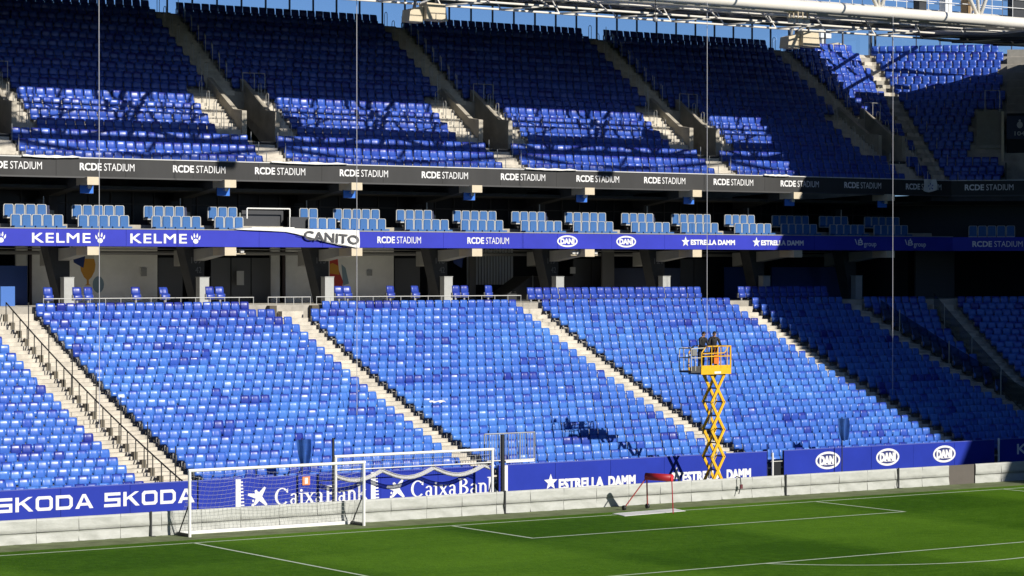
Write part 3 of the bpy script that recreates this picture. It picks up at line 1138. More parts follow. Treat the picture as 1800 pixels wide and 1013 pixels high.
# right-hand corner: blind wall with black-slab opening and crest sign beyond the corner seats
cw = thing('corner_block', 'grey concrete block, black panel as its dark opening, right edge of the upper tier', 'concrete block', cpt(26, WEND + .1, 14))
def cl(v, w, z):
    p_ = cpt(v, w, z)
    b_ = cpt(26, WEND + .1, 14)
    return (p_[0] - b_[0], p_[1] - b_[1], p_[2] - b_[2])
m = MB()
for i in range(5, NU):
    v0, v1 = UY[i] - .64, (UY[i + 1] - .66 if i < NU - 1 else 38.6)
    for (a, b) in ((UT[i] + .003, UT[i] + .42),):
        vs = [cl(v0, WEND + .12, a), cl(v1, WEND + .12, a), cl(v1, WEND + 2.6, a), cl(v0, WEND + 2.6, a),
              cl(v0, WEND + .12, b), cl(v1, WEND + .12, b), cl(v1, WEND + 2.6, b), cl(v0, WEND + 2.6, b)]
        m.add(vs, [(3, 2, 1, 0), (4, 5, 6, 7), (0, 1, 5, 4), (1, 2, 6, 5), (2, 3, 7, 6), (3, 0, 4, 7)])
m.obj('ledge', mat('ledge_grey', (.30, .285, .25), .85, var=.15), cw)
def slab(v0, v1, w0, w1, z0, z1):
    vs = [cl(v0, w0, z0), cl(v1, w0, z0), cl(v1, w1, z0), cl(v0, w1, z0), cl(v0, w0, z1), cl(v1, w0, z1), cl(v1, w1, z1), cl(v0, w1, z1)]
    return MB().add(vs, [(3, 2, 1, 0), (4, 5, 6, 7), (0, 1, 5, 4), (1, 2, 6, 5), (2, 3, 7, 6), (3, 0, 4, 7)])
slab(28.3, 28.6, WEND + .1, WEND + 2.6, 15.6, 18.9).obj('opening', BLACK, cw)  # solid black slab standing in for the dark of an opening
og = slab(28.2, 28.28, WEND + .1, WEND + 2.6, 17.4, 18.75).obj('sign_panel', mat('sign_navy', (.008, .012, .05), .5), cw)
cb = Matrix.Translation(Vector(cpt(28.2, WEND, 0))) @ Matrix.Rotation(R(-45), 4, 'Z')
q = Print().disc(.85, 18.22, .17, .2, 12).disc(.85, 18.47, .07, .07, 8).text('104', .55, 1.15, 17.6, 17.85, offset=.02)
bl = Vector(cpt(26, WEND + .1, 14))
po = q.place('lettering', mat('grey_white_print', (.45, .45, .45), .6), cw, cb)
slab(24.75, 28.2, WEND + .02, WEND + .1, 14.3, 15.9).obj('side_panel', DCONC, cw)
# pale recess beside it (second opening, with steps)
cv = thing('corner_opening', 'pale recessed opening with a rail at the right end of the corner seats', 'opening', cpt(27.5, WEND - 1.6, 15))
b2 = Vector(cpt(27.5, WEND - 1.6, 15))
def cl2(v, w, z):
    p_ = Vector(cpt(v, w, z)) - b2
    return tuple(p_)
def slab2(v0, v1, w0, w1, z0, z1):
    vs = [cl2(v0, w0, z0), cl2(v1, w0, z0), cl2(v1, w1, z0), cl2(v0, w1, z0), cl2(v0, w0, z1), cl2(v1, w0, z1), cl2(v1, w1, z1), cl2(v0, w1, z1)]
    return MB().add(vs, [(3, 2, 1, 0), (4, 5, 6, 7), (0, 1, 5, 4), (1, 2, 6, 5), (2, 3, 7, 6), (3, 0, 4, 7)])
slab2(29.0, 29.1, WEND - 1.6, WEND - .2, 15.95, 19.1).obj('rear_face', mat('recess_grey', (.27, .255, .22), .85, var=.1), cv)
slab2(28.0, 31.2, WEND - .2, WEND - .05, 15.9, 19.0).obj('side_wall', CREAM, cv)
m = MB()
for z in (16.5, 16.9):
    m.tube(cl2(28.6, WEND - 1.5, z), cl2(28.6, WEND - .25, z), .02)
m.tube(cl2(29.0, WEND - 1.15, 19.05), cl2(29.0, WEND - 1.15, 20.3), .02)
m.tube(cl2(29.0, WEND - .3, 19.05), cl2(29.0, WEND - .3, 20.3), .02)
m.tube(cl2(29.0, WEND - 1.15, 20.3), cl2(29.0, WEND - .3, 20.3), .02)
m.obj('rail', RAILM, cv)

# ------------------------------------------------------------------ seats
def seat_arrays():
    """one moulded seat, origin on its tread at the back line, facing -Y. returns backrest, pan, bracket"""
    def shell(rows, nx, wid, corner, bow):
        vs, fs = [], []
        for r_, (y, z, k) in enumerate(rows):
            for i in range(nx):
                u = -1 + 2 * i / (nx - 1)
                vs.append((u * wid * k, y - bow * u * u, z - (corner * u * u * u * u if r_ == len(rows) - 1 else 0)))
        nv = len(vs)
        vs += [(x_ * .97, y_ + .03, z_ - .004) for (x_, y_, z_) in vs]
        R_ = len(rows)
        for r_ in range(R_ - 1):
            for i in range(nx - 1):
                a = r_ * nx + i
                fs.append((a, a + 1, a + nx + 1, a + nx))
                fs.append((nv + a, nv + a + nx, nv + a + nx + 1, nv + a + 1))
        ring = [i for i in range(nx)] + [r_ * nx + nx - 1 for r_ in range(1, R_)] + [(R_ - 1) * nx + i for i in range(nx - 2, -1, -1)] + [r_ * nx for r_ in range(R_ - 2, 0, -1)]
        for i in range(len(ring)):
            a, b_ = ring[i], ring[(i + 1) % len(ring)]
            fs.append((b_, a, nv + a, nv + b_))
        return vs, fs
    # moulded backrest with a rolled top, and the pan tipped up in front of its lower half
    back = shell([(-.03, .44, .96), (-.045, .53, 1.0), (-.03, .66, .985), (-.012, .765, .96), (.03, .815, .92)], 5, .223, .006, .012)
    pan = shell([(-.085, .20, .90), (-.165, .235, .97), (-.19, .33, 1.0), (-.16, .44, .99), (-.10, .495, .95)], 5, .221, .0, -.022)
    m = MB().box(-.045, .045, -.08, -.02, -.07, .30).box(-.240, -.226, -.12, .0, .20, .46).box(.226, .240, -.12, .0, .20, .46)
    return back, pan, (m.v, m.f)


SB, SP, SK = seat_arrays()


def mk(name, arr, mt):
    m = MB().add(arr[0], arr[1])
    return m.mesh(name, mt, True)


seat_back_me = mk('backrest', SB, SEATM)
seat_back2_me = mk('backrest', SB, SEATM)
_at = seat_back2_me.attributes.new('fade', 'FLOAT', 'POINT')
_at.data.foreach_set('value', [-.5 if v[2] > .74 else 0.0 for v in SB[0]])
seat_pan_me = mk('seat_pan', SP, SEATM)
BRKT = mat('seat_bracket', (.26, .26, .26), .5)
seat_leg_me = mk('bracket', SK, BRKT)

PITCH = 0.49
seats = []                 # (x, y, z, rot, fade, tier, block, row, idx)


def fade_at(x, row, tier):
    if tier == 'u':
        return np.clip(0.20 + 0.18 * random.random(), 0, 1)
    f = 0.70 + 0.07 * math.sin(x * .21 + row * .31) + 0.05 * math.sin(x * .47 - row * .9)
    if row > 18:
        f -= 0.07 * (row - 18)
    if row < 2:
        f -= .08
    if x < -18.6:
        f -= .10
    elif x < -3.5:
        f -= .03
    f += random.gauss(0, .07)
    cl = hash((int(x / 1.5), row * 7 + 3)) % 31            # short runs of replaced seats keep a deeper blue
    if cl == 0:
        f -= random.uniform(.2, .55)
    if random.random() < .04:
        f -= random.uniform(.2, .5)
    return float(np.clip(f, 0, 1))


# lower tier, straight part and corner arcs, block by block
blocks = [(-33.5, -18.6), (-15.75, -3.45), (-2.1, 10.4), (11.75, 24.15), (25.5, 31.9), (33.3, None)]
for bi, (x0, x1) in enumerate(blocks):
    for i in range(NL):
        a0, a1 = x0, x1
        if i == NL - 1 and bi == 1:
            a1 = -4.6
        if i == NL - 1 and bi == 2:
            a0 = -1.05
        if i == NL - 2 and bi == 1:
            a1 = -3.6
        if bi < 4:
            if bi in (0,):
                k = int((a1 - a0) / PITCH)
                xs_ = [a1 - PITCH * (j + .5) for j in range(k)]
            else:
                k = int((a1 - a0) / PITCH)
                xs_ = [a0 + PITCH * (j + .5) for j in range(k)]
            for j, xx in enumerate(xs_):
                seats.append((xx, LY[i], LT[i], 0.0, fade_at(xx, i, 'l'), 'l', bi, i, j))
        elif bi == 4:
            r_ = LY[i] - CY
            xx = a0 + PITCH / 2
            j = 0
            while xx < 31.0:
                seats.append((xx, LY[i], LT[i], 0.0, fade_at(xx, i, 'l'), 'l', bi, i, j)); xx += PITCH; j += 1
            sarc = xx - 31.0
            while True:
                t = sarc / max(r_, .6)
                px, py = CX + r_ * math.sin(t), CY + r_ * math.cos(t)
                if px > 31.9 or t > R(40):
                    break
                seats.append((px, py, LT[i], -t, fade_at(px, i, 'l'), 'l', bi, i, j)); sarc += PITCH; j += 1
        else:
            r_ = LY[i] - CY
            if r_ < 1.5:
                continue
            t0 = math.asin(min(1, (33.55 - CX) / r_)) if r_ > 2.6 else 9
            t = t0
            dt = PITCH / r_
            j = 0
            # wedge between the straight stairs and the radial stairs, then beyond
            while t < TF - .03:
                seats.append((CX + r_ * math.sin(t), CY + r_ * math.cos(t), LT[i], -t, fade_at(CX, i, 'l'), 'l', 5, i, j)); t += dt; j += 1
            t = TF + 1.75 / r_
            while t < R(61):
                seats.append((CX + r_ * math.sin(t), CY + r_ * math.cos(t), LT[i], -t, fade_at(CX, i, 'l'), 'l', 6, i, j)); t += dt; j += 1
# the raised rearmost row on the concourse edge, from the third stairs on
for a0, a1, bi in ((11.6, 22.9, 3), (25.4, 31.6, 4)):
    xx = a0 + PITCH / 2
    j = 0
    while xx < a1:
        seats.append((xx, 25.2, 8.09, 0.0, .15 + .1 * random.random(), 'l', bi, 23, j)); xx += PITCH; j += 1
iso = [-14.65, -13.23, -12.69, -10.29, -8.81, -6.47, -5.93, .54, 1.02, 3.45, 4.9, 7.28, 7.79, 9.23]
for j, xx in enumerate(iso):
    seats.append((xx, 25.2, 8.21, 0.0, .08 + .1 * random.random(), 'iso', 9, 23, j))
# upper tier
for k in range(len(VOM) + 1):
    left = VOM[k - 1] if k else -31.0
    right = VOM[k] if k < len(VOM) else None
    for i in range(NU):
        if k == 0:
            a0 = -31.0
        elif i < 3:
            a0 = left + 1.45
        elif i < 8:
            a0 = left + 3.0
        else:
            a0 = left + 1.45
        if right is None:
            a1 = UCX + MIT * (UY[i] - UCY) - .75
        elif i < 3:
            a1 = right
        elif i < 8:
            a1 = right - 1.3
        else:
            a1 = right
        kk = int((a1 - a0) / PITCH)
        off = (a1 - a0 - kk * PITCH) / 2 if right is not None else 0
        for j in range(kk):
            xx = a0 + off + PITCH * (j + .5)
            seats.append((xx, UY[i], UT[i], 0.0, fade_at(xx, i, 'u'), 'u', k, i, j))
for i in range(NU):
    base = Vector((UCX, UCY)) + Vector(U1) * (UY[i] - UCY)
    wm = UCX + MIT * (UY[i] - UCY)
    w0 = (wm - UY[i]) * 0.70711 + .30
    j = 0
    w = w0 + PITCH / 2
    while w < WEND - .2:
        if not (WEND - 1.9 < w and 3 <= i < 9):
            q = cpt(UY[i], w, 0)
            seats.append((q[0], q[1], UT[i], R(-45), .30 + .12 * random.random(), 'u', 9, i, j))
        w += PITCH
        j += 1

# which seats show largest in the picture: the isolated ones and the nearest ones on both sides of the wide stairs
ca, sa = math.cos(0.5953), math.sin(0.5953)


def view(x, y, z):
    dx, dy, dz = x - CAM.x, y - CAM.y, z - CAM.z
    depth = dx * sa + dy * ca
    lat = dx * ca - dy * sa
    return lat / depth, depth


cand = []
for n_, s in enumerate(seats):
    if s[5] == 'iso':
        cand.append((-1, n_))
        continue
    if s[5] == 'l' and s[6] in (0, 1):
        u, dep = view(s[0], s[1], s[2] + .6)
        if -0.197 < u < .2:
            cand.append((dep, n_))
cand.sort()
single = set(n_ for _, n_ in cand[:300])

iso_lab = ['alone above the left end of the block', 'left of a pair before the beer mural', 'right of a pair before the beer mural', 'alone right of the beer mural',
           'alone before the dark doorway edge', 'left of the pair below the 109 column', 'right of the pair below the 109 column', 'left of a pair below the red mural', 'right of a pair below the red mural',
           'alone near the middle of the pale grey wall', 'alone at the right end of the pale grey wall', 'left of a pair before the 118 column', 'right of a pair before the 118 column', 'alone at the far right of the white rail']
for n_ in sorted(single):
    x, y, z, rot, fd, tier, bi, row, j = seats[n_]
    if tier == 'iso':
        lab = 'blue seat behind the white rail, ' + iso_lab[j]
        grp = 'seats standing on the concourse edge'
    else:
        side = 'left' if bi == 0 else 'right'
        lab = 'blue seat, %s row up, %s seat %s of the railed stairs' % (ORD[row + 1], ORD[j + 1], side)
        grp = 'blue seats of the lower tier'
    t = thing('stadium_seat', lab, 'seat', (x, y, z), grp, rot + random.gauss(0, .012))
    for nm, me in (('backrest', seat_back2_me if random.random() < .35 else seat_back_me), ('seat_pan', seat_pan_me), ('bracket', seat_leg_me)):
        o = link(nm, me, t)
        o.color = (fd, fd, fd, 1)
        if nm == 'backrest':
            o.rotation_euler = (-random.gauss(.06, .07) if random.random() < .3 else random.gauss(0, .03), 0, random.gauss(0, .05))

# all the other seats as one mass
tv_ = np.array(SB[0] + SP[0] + SK[0], dtype=np.float32)
nb, npn = len(SB[0]), len(SP[0])
tf_ = list(SB[1]) + [tuple(i + nb for i in q) for q in SP[1]] + [tuple(i + nb + npn for i in q) for q in SK[1]]
quads = np.array(tf_, dtype=np.int32)
rest = [s for n_, s in enumerate(seats) if n_ not in single]
NS = len(rest)
A = np.array([(s[0], s[1], s[2], s[3], s[4]) for s in rest], dtype=np.float32)
V = np.repeat(tv_[None], NS, 0)
tilt = np.where(rng.random(NS) < .38, rng.normal(.06, .07, NS), rng.normal(0, .03, NS)).astype(np.float32)
yawj = rng.normal(0, .05, NS).astype(np.float32)
bk = V[:, :nb]
dz = bk[..., 2] - .43
bk[..., 1] -= dz * tilt[:, None]
ang = A[:, 3] + yawj
co, si = np.cos(ang)[:, None], np.sin(ang)[:, None]
X = V[..., 0] * co - V[..., 1] * si + A[:, 0:1]
Y = V[..., 0] * si + V[..., 1] * co + A[:, 1:2]
Z = V[..., 2] + A[:, 2:3]
VV = np.stack([X, Y, Z], -1).reshape(-1, 3)
nvt = tv_.shape[0]
F = (quads[None] + (np.arange(NS, dtype=np.int32) * nvt)[:, None, None]).reshape(-1, 4)
me = bpy.data.meshes.new('stadium_seats')
me.vertices.add(len(VV))
me.vertices.foreach_set('co', VV.ravel())
me.loops.add(F.size)
me.loops.foreach_set('vertex_index', F.ravel())
me.polygons.add(len(F))
me.polygons.foreach_set('loop_start', np.arange(0, F.size, 4, dtype=np.int32))
me.polygons.foreach_set('loop_total', np.full(len(F), 4, dtype=np.int32))
me.materials.append(SEATA)
me.materials.append(BRKT)
mi = np.tile(np.concatenate([np.zeros(len(SB[1]) + len(SP[1]), np.int32), np.ones(len(SK[1]), np.int32)]), NS)
me.polygons.foreach_set('material_index', mi)
me.polygons.foreach_set('use_smooth', np.ones(len(F), dtype=bool))
at = me.attributes.new('fade', 'FLOAT', 'POINT')
fv = np.repeat(A[:, 4][:, None], nvt, 1)
band = rng.random(NS) < .35
topv = np.zeros(nvt, dtype=bool)
topv[:nb] = tv_[:nb, 2] > .74
fv[np.ix_(band, topv)] -= .5
at.data.foreach_set('value', fv.ravel().astype(np.float32))
me.update(calc_edges=True)
me.validate()
so = link('stadium_seats', me)
so['kind'] = 'stuff'
so['label'] = 'rows of blue plastic seats filling both tiers'
so['category'] = 'seats'

# ------------------------------------------------------------------ padded box seats
def make_box_seat():
    t = thing('box_seat', '', 'box seat', (0, 0, 0), 'padded seats of the boxes')
    m = MB()
    n_ = 7
    # frame: rounded outline
    out = [(-.245, .30), (.245, .30), (.25, .55), (.245, .84), (.20, .90), (-.20, .90), (-.245, .84), (-.25, .55)]
    inn = [(x_ * .86, .34 + (z_ - .30) * .90) for x_, z_ in out]
    k = len(out)
    yf, yb_ = -.10, -.02
    vs = [(x_, yf, z_) for x_, z_ in out] + [(x_, yf, z_) for x_, z_ in inn] + [(x_, yb_, z_) for x_, z_ in out] + [(x_, yb_, z_) for x_, z_ in inn]
    fs = []
    for i in range(k):
        j = (i + 1) % k
        fs += [(i, j, k + j, k + i), (2 * k + i, 3 * k + i, 3 * k + j, 2 * k + j), (i, 2 * k + i, 2 * k + j, j), (k + i, k + j, 3 * k + j, 3 * k + i)]
    m.add(vs, fs)
    m.box(-.245, .245, -.5, -.04, .24, .295)
    m.obj('frame', BOXF, t)
    m = MB()
    vs = [(x_, -.085, z_) for x_, z_ in inn] + [(x_ * .85, -.125, .36 + (z_ - .34) * .92) for x_, z_ in inn]
    m.add(vs, [(i, (i + 1) % k, k + (i + 1) % k, k + i) for i in range(k)] + [tuple(range(k, 2 * k)), tuple(range(k - 1, -1, -1))])
    m.obj('back_cushion', BOXB, t)
    MB().box(-.22, .22, -.50, -.10, .30, .38).obj('seat_cushion', BOXB, t)
    MB().box(-.05, .05, -.3, -.1, 0, .24).obj('pedestal', DARK, t)
    return t


bs0 = None
groups = []
for mi_, xb in enumerate(BEAMX):
    if xb < -14 and mi_ < 2:
        continue
    fl = [xb - 3.30 + .515 * j for j in range(5)]
    fr_ = [xb - .02 + .515 * j for j in range(5)]
    rl = [xb - 3.25 + .535 * j for j in range(4)]
    rr = [xb + .10 + .535 * j for j in range(5)]
    if mi_ == 3:
        fr_ = fr_[:3]; rr = rr[:3]
    if mi_ == 4:
        fl = [-.85 + .515 * j for j in range(2)] + [.2]; rl = [-.8, -.28]
        fl = [-.82, -.30, .21]
    groups += [(fl, rl), (fr_, rr)]
gn = 0
for (f_, r_) in groups:
    gn += 1
    for row, lst, y, z in (('front', f_, 25.38, 11.42), ('back', r_, 26.3, 11.90)):
        for j, xx in enumerate(lst):
            if xx > 40:
                continue
            if bs0 is None:
                bs0 = make_box_seat()
                t = bs0
            else:
                t = copy_tree(bs0)
            t.location = (xx, y, z)
            t['label'] = 'padded blue box seat, %s row, %s in the %s cluster from left' % (row, ORD[j + 1], ORD[gn])
# corner box seats
for q in range(2):
    for j in range(5):
        t = copy_tree(bs0)
        pos = CM @ Vector((1.2 + q * 4.3 + .53 * j, .95 + .0, 11.42))
        t.location = pos
        t.rotation_euler = (0, 0, R(-45))
        t['label'] = 'shaded padded box seat in the corner, %s in the %s corner cluster' % (ORD[j + 1], ORD[q + 1])
nv0 = None
for mi_, xb in enumerate(BEAMX[2:8]):
    t = thing('folded_seat', 'dark navy folded seat beside a divider panel, %s from the left' % ORD[mi_ + 1], 'seat', (xb - 1.33, 26.5, 11.9), 'folded navy seats in the boxes')
    MB().box(-.17, .17, -.06, .06, .38, .86).obj('backrest', NAVYS, t)
    MB().box(-.17, .17, -.12, -.065, .30, .70).obj('seat_pan', NAVYS, t)

# ------------------------------------------------------------------ pitchside advertising boards (Y = 6)
def adboard(x0, x1, label, h=1.66, y=6.0):
    t = thing('advertising_board', label, 'advertising board', ((x0 + x1) / 2, y, 0), 'blue advertising boards in front of the lower tier')
    L = (x1 - x0) / 2
    MB().box(-L, L, .02, .12, .02, h - .01).obj('backing', DARK, t)
    k_ = max(1, round(2 * L / 2.75))
    for i_ in range(k_):
        a_, b_ = -L + 2 * L * i_ / k_, -L + 2 * L * (i_ + 1) / k_
        o_ = MB().box(a_ + .007, b_ - .007, 0, .0195, .02, h).obj('panel', BOARD, t)
        o_.location = (0, random.uniform(-.003, .003), random.uniform(-.008, .008))
    MB().box(-L, L, -.01, .13, h + .001, h + .03).obj('top_edge', mat('board_edge', (.10, .13, .5), .4), t)
    return t


def on_board(t, q, m=None, name='lettering', dy=0.0):
    o = q.place(name, m or PRINT, t, flat(t.location.y - dy))
    return o


def skoda(q, x0, x1, z0, z1):
    W = (x1 - x0)
    lw_ = W * .175
    gap = (W - 5 * lw_) / 4
    h = z1 - z0
    s = .115
    X_ = [x0 + i * (lw_ + gap) for i in range(5)]
    a = X_[0]
    q.rect(a, a + lw_, z1 - s, z1); q.rect(a, a + s * 1.1, z0 + h / 2, z1 - s); q.rect(a, a + lw_, z0 + h / 2 - s / 2, z0 + h / 2 + s / 2)
    q.rect(a + lw_ - s * 1.1, a + lw_, z0 + s, z0 + h / 2); q.rect(a - .02, a + lw_, z0, z0 + s)
    a = X_[1]
    q.rect(a, a + s * 1.2, z0, z1)
    q.poly([(a + s * 1.2, z0 + h * .42), (a + s * 1.2, z0 + h * .60), (a + lw_ * .74, z1), (a + lw_, z1)])
    q.poly([(a + s * 1.9, z0 + h * .52), (a + s * 3.0, z0 + h * .66), (a + lw_ * 1.04, z0), (a + lw_ * .78, z0)])
    a = X_[2]
    c_ = .09
    for (p0, p1, p2, p3) in (((a + c_, z1), (a + lw_ - c_, z1), (a + lw_ - c_, z1 - s), (a + c_, z1 - s)), ((a + c_, z0), (a + lw_ - c_, z0), (a + lw_ - c_, z0 + s), (a + c_, z0 + s)),
                             ((a, z0 + c_), (a + s * 1.1, z0 + c_), (a + s * 1.1, z1 - c_), (a, z1 - c_)), ((a + lw_ - s * 1.1, z0 + c_), (a + lw_, z0 + c_), (a + lw_, z1 - c_), (a + lw_ - s * 1.1, z1 - c_)),
                             ((a, z0 + c_), (a + c_, z0), (a + c_ + .08, z0 + s), (a + s, z0 + c_ + .08)), ((a, z1 - c_), (a + c_, z1), (a + c_ + .08, z1 - s), (a + s, z1 - c_ - .08)),
                             ((a + lw_, z0 + c_), (a + lw_ - c_, z0), (a + lw_ - c_ - .08, z0 + s), (a + lw_ - s, z0 + c_ + .08)), ((a + lw_, z1 - c_), (a + lw_ - c_, z1), (a + lw_ - c_ - .08, z1 - s), (a + lw_ - s, z1 - c_ - .08))):
        q.poly([p0, p1, p2, p3])
    a = X_[3]
    c_ = .12
    q.rect(a, a + s * 1.1, z0, z1); q.rect(a + s * 1.1, a + lw_ - c_, z1 - s, z1); q.rect(a + s * 1.1, a + lw_ - c_, z0, z0 + s); q.rect(a + lw_ - s * 1.1, a + lw_, z0 + c_, z1 - c_)
    q.poly([(a + lw_, z0 + c_), (a + lw_ - c_, z0), (a + lw_ - c_ - .06, z0 + s), (a + lw_ - s, z0 + c_ + .06)]); q.poly([(a + lw_, z1 - c_), (a + lw_ - c_, z1), (a + lw_ - c_ - .06, z1 - s), (a + lw_ - s, z1 - c_ - .06)])
    a = X_[4]
    q.poly([(a - .02, z0), (a + s * 1.2, z0), (a + lw_ * .56, z1), (a + lw_ * .40, z1)]); q.poly([(a + lw_ + .04, z0), (a + lw_ - s * 1.05, z0), (a + lw_ * .42, z1), (a + lw_ * .60, z1)])
    q.rect(a + lw_ * .28, a + lw_ * .75, z0 + h * .2, z0 + h * .2 + s * .9)


def serif_bar(q, x, z0, z1, w, sw, ser=True, top=True):
    q.rect(x - w / 2, x + w / 2, z0, z1)
    if ser:
        q.rect(x - sw / 2, x + sw / 2, z0, z0 + .035)
    if top:
        q.rect(x - sw / 2, x + w / 2, z1 - .035, z1)


def caixabank(q, x0, W, z0):
    """serif wordmark, thick and thin strokes; x0 = left edge, W = full width, z0 = base line"""
    u = W / 4.0
    H, xh = .66, .43
    q.ring(x0 + .33 * u, z0 + H / 2, .33 * u, H / 2 + .01, .12 * u, 30, 48, 318, .045)
    q.poly([(x0 + .50 * u, z0 + H - .16), (x0 + .60 * u, z0 + H), (x0 + .60 * u, z0 + H - .2)])
    def a_(x):
        serif_bar(q, x + .27 * u, z0, z0 + xh * .75, .10 * u, .12 * u, False, False)
        q.ring(x + .16 * u, z0 + xh * .70, .16 * u, xh * .31, .09 * u, 16, 0, 160, .05)
        q.ring(x + .15 * u, z0 + xh * .27, .15 * u, xh * .30, .085 * u, 20, 0, 360, .045)
        q.rect(x + .24 * u, x + .38 * u, z0, z0 + .04)
    def n_(x):
        serif_bar(q, x + .09 * u, z0, z0 + xh, .10 * u, .24 * u)
        q.ring(x + .22 * u, z0 + xh * .60, .17 * u, xh * .41, .095 * u, 18, 0, 150, .06)
        q.rect(x + .295 * u, x + .39 * u, z0, z0 + xh * .62)
        q.rect(x + .23 * u, x + .46 * u, z0, z0 + .035)
    a_(x0 + .70 * u)
    serif_bar(q, x0 + 1.22 * u, z0, z0 + xh, .10 * u, .24 * u)
    q.disc(x0 + 1.21 * u, z0 + xh + .10, .06 * u, .055, 12)
    x = x0 + 1.36 * u
    q.poly([(x, z0 + xh), (x + .13 * u, z0 + xh), (x + .44 * u, z0), (x + .31 * u, z0)]); q.poly([(x + .36 * u, z0 + xh), (x + .43 * u, z0 + xh), (x + .07 * u, z0), (x, z0)])
    for xx, zz in ((x + .06 * u, z0 + xh - .018), (x + .39 * u, z0 + xh - .018), (x + .04 * u, z0 + .018), (x + .38 * u, z0 + .018)):
        q.rect(xx - .12 * u, xx + .12 * u, zz - .017, zz + .017)
    a_(x0 + 1.86 * u)
    x = x0 + 2.34 * u
    serif_bar(q, x + .10 * u, z0, z0 + H, .12 * u, .26 * u)
    q.ring(x + .18 * u, z0 + H * .76, .26 * u, H * .24, .11 * u, 18, -90, 90, .045)
    q.ring(x + .18 * u, z0 + H * .27, .31 * u, H * .27, .12 * u, 18, -90, 90, .045)
    q.rect(x + .1 * u, x + .2 * u, z0, z0 + .04); q.rect(x + .1 * u, x + .2 * u, z0 + H - .04, z0 + H); q.rect(x + .1 * u, x + .2 * u, z0 + H * .5, z0 + H * .5 + .04)
    a_(x0 + 2.92 * u)
    n_(x0 + 3.34 * u)
    x = x0 + 3.84 * u
    serif_bar(q, x + .06 * u, z0, z0 + H, .10 * u, .24 * u)
    q.poly([(x + .1 * u, z0 + xh * .45), (x + .1 * u, z0 + xh * .58), (x + .30 * u, z0 + xh), (x + .40 * u, z0 + xh)]); q.poly([(x + .16 * u, z0 + xh * .52), (x + .24 * u, z0 + xh * .66), (x + .48 * u, z0), (x + .34 * u, z0)])


def swoosh_star(q, cx, cz, s):
    arms = [(95, 1.0), (28, 1.05), (-42, .95), (-112, 1.0), (172, 1.1)]
    arms = [(62, 1.15), (8, .45), (-52, 1.15), (-118, 1.0), (168, 1.15), (112, .75)]
    n_ = len(arms)
    for (t, r_) in [(58, 1.15), (-50, 1.2), (-120, .95), (165, 1.15), (118, .8)]:
        t = R(t)
        tip = (cx + s * r_ * math.cos(t), cz + s * r_ * .85 * math.sin(t))
        l = (cx + s * .30 * math.cos(t + 1.0), cz + s * .30 * math.sin(t + 1.0))
        r2 = (cx + s * .30 * math.cos(t - 1.0), cz + s * .30 * math.sin(t - 1.0))
        tw = .10 * s
        tl = (tip[0] - tw * math.sin(t), tip[1] + tw * math.cos(t)); tr = (tip[0] + tw * math.sin(t), tip[1] - tw * math.cos(t))
        q.poly([(cx, cz), r2, tr, tl, l])
    q.disc(cx - .62 * s, cz - .72 * s, .15 * s, .15 * s, 12)
    q.disc(cx - .60 * s, cz - .34 * s, .10 * s, .12 * s, 12)


b = adboard(-34, -16.95, 'blue board at the left with two wide white capital words beside the front goal')
q = Print()
skoda(q, -25.25, -21.35, .86, 1.40); q.cut()
skoda(q, -20.85, -17.1, .86, 1.40); q.cut()
skoda(q, -29.8, -25.9, .86, 1.40)
on_board(b, q)
b = adboard(-16.9, -3.2, 'blue board behind the goals with a white star mark and serif lettering')
q = Print()
swoosh_star(q, -14.25, .93, .44); q.cut()
caixabank(q, -13.55, 3.95, .56); q.cut()
swoosh_star(q, -7.92, .93, .44); q.cut()
caixabank(q, -7.25, 3.95, .56); q.cut()
for x in (-15.28, -9.15):
    q.rect(x, x + .22, .3, 1.66)
    for k in range(10):
        q.rect(x + .22, x + .40 - .01 * k, .34 + k * .13, .40 + k * .13)
    q.cut()
on_board(b, q)
b = adboard(-2.95, 11.5, 'blue board behind the red frame with white stars and block capitals')
q = Print()
for sx, a0, a1 in ((-.31, .10, 4.16), (6.4, 6.72, 10.58)):
    q.star(sx, .85, .36).cut()
    q.text('ESTRELLA', a0, a0 + (a1 - a0) * .58, .50, .97, offset=.045)
    q.text('DAMM', a0 + (a1 - a0) * .64, a1, .50, .97, offset=.045).cut()
q.rect(-2.72, -2.5, .3, 1.66)
for k in range(10):
    q.rect(-2.86, -2.72, .34 + k * .13, .40 + k * .13)
on_board(b, q)
# angled return at its right end, its shade put into a darker blue
r_ = thing('return_panel', 'end panel in darker blue for its shade, angled back beside the gap', 'panel', (11.52, 6.05, 0))
MB().add([(0, 0, 0), (0, 0, 1.05), (1.0, 1.2, 1.9), (1.0, 1.2, 0), (.05, -.03, 0), (.05, -.03, 1.05), (1.05, 1.17, 1.9), (1.05, 1.17, 0)], [(0, 1, 2, 3), (7, 6, 5, 4), (0, 4, 5, 1), (1, 5, 6, 2), (2, 6, 7, 3), (3, 7, 4, 0)]).obj('sheet', mat('shaded_board', (.012, .018, .10), .5), r_)
b = adboard(12.5, 25.6, 'blue board at the right with three white oval marks')
q = Print()
for x, e in ((15.1, .74), (18.75, .72), (22.33, .72)):
    q.ring(x, 1.13, e, .40, .10, 44).cut()
    q.text('DANI', x - .50, x + .50, .92, 1.34, offset=.055)
    for dx in (-.46, -.1, .22, .43):
        q.rect(x + dx - .05, x + dx + .07, .92, .955)
    q.cut()
on_board(b, q)
q2 = Print()
for x in (15.1, 18.75, 22.33):
    q2.disc(x, 1.13, .66, .33, 36).cut()
on_board(b, q2, mat('oval_navy', (.02, .03, .16), .5), 'oval', dy=-.003)
b = adboard(25.95, 31.0, 'shaded blue board at the far right starting with a white K')
q = Print().text('KELME', 27.1, 30.3, .92, 1.42, offset=.020, space=1.10)
on_board(b, q)
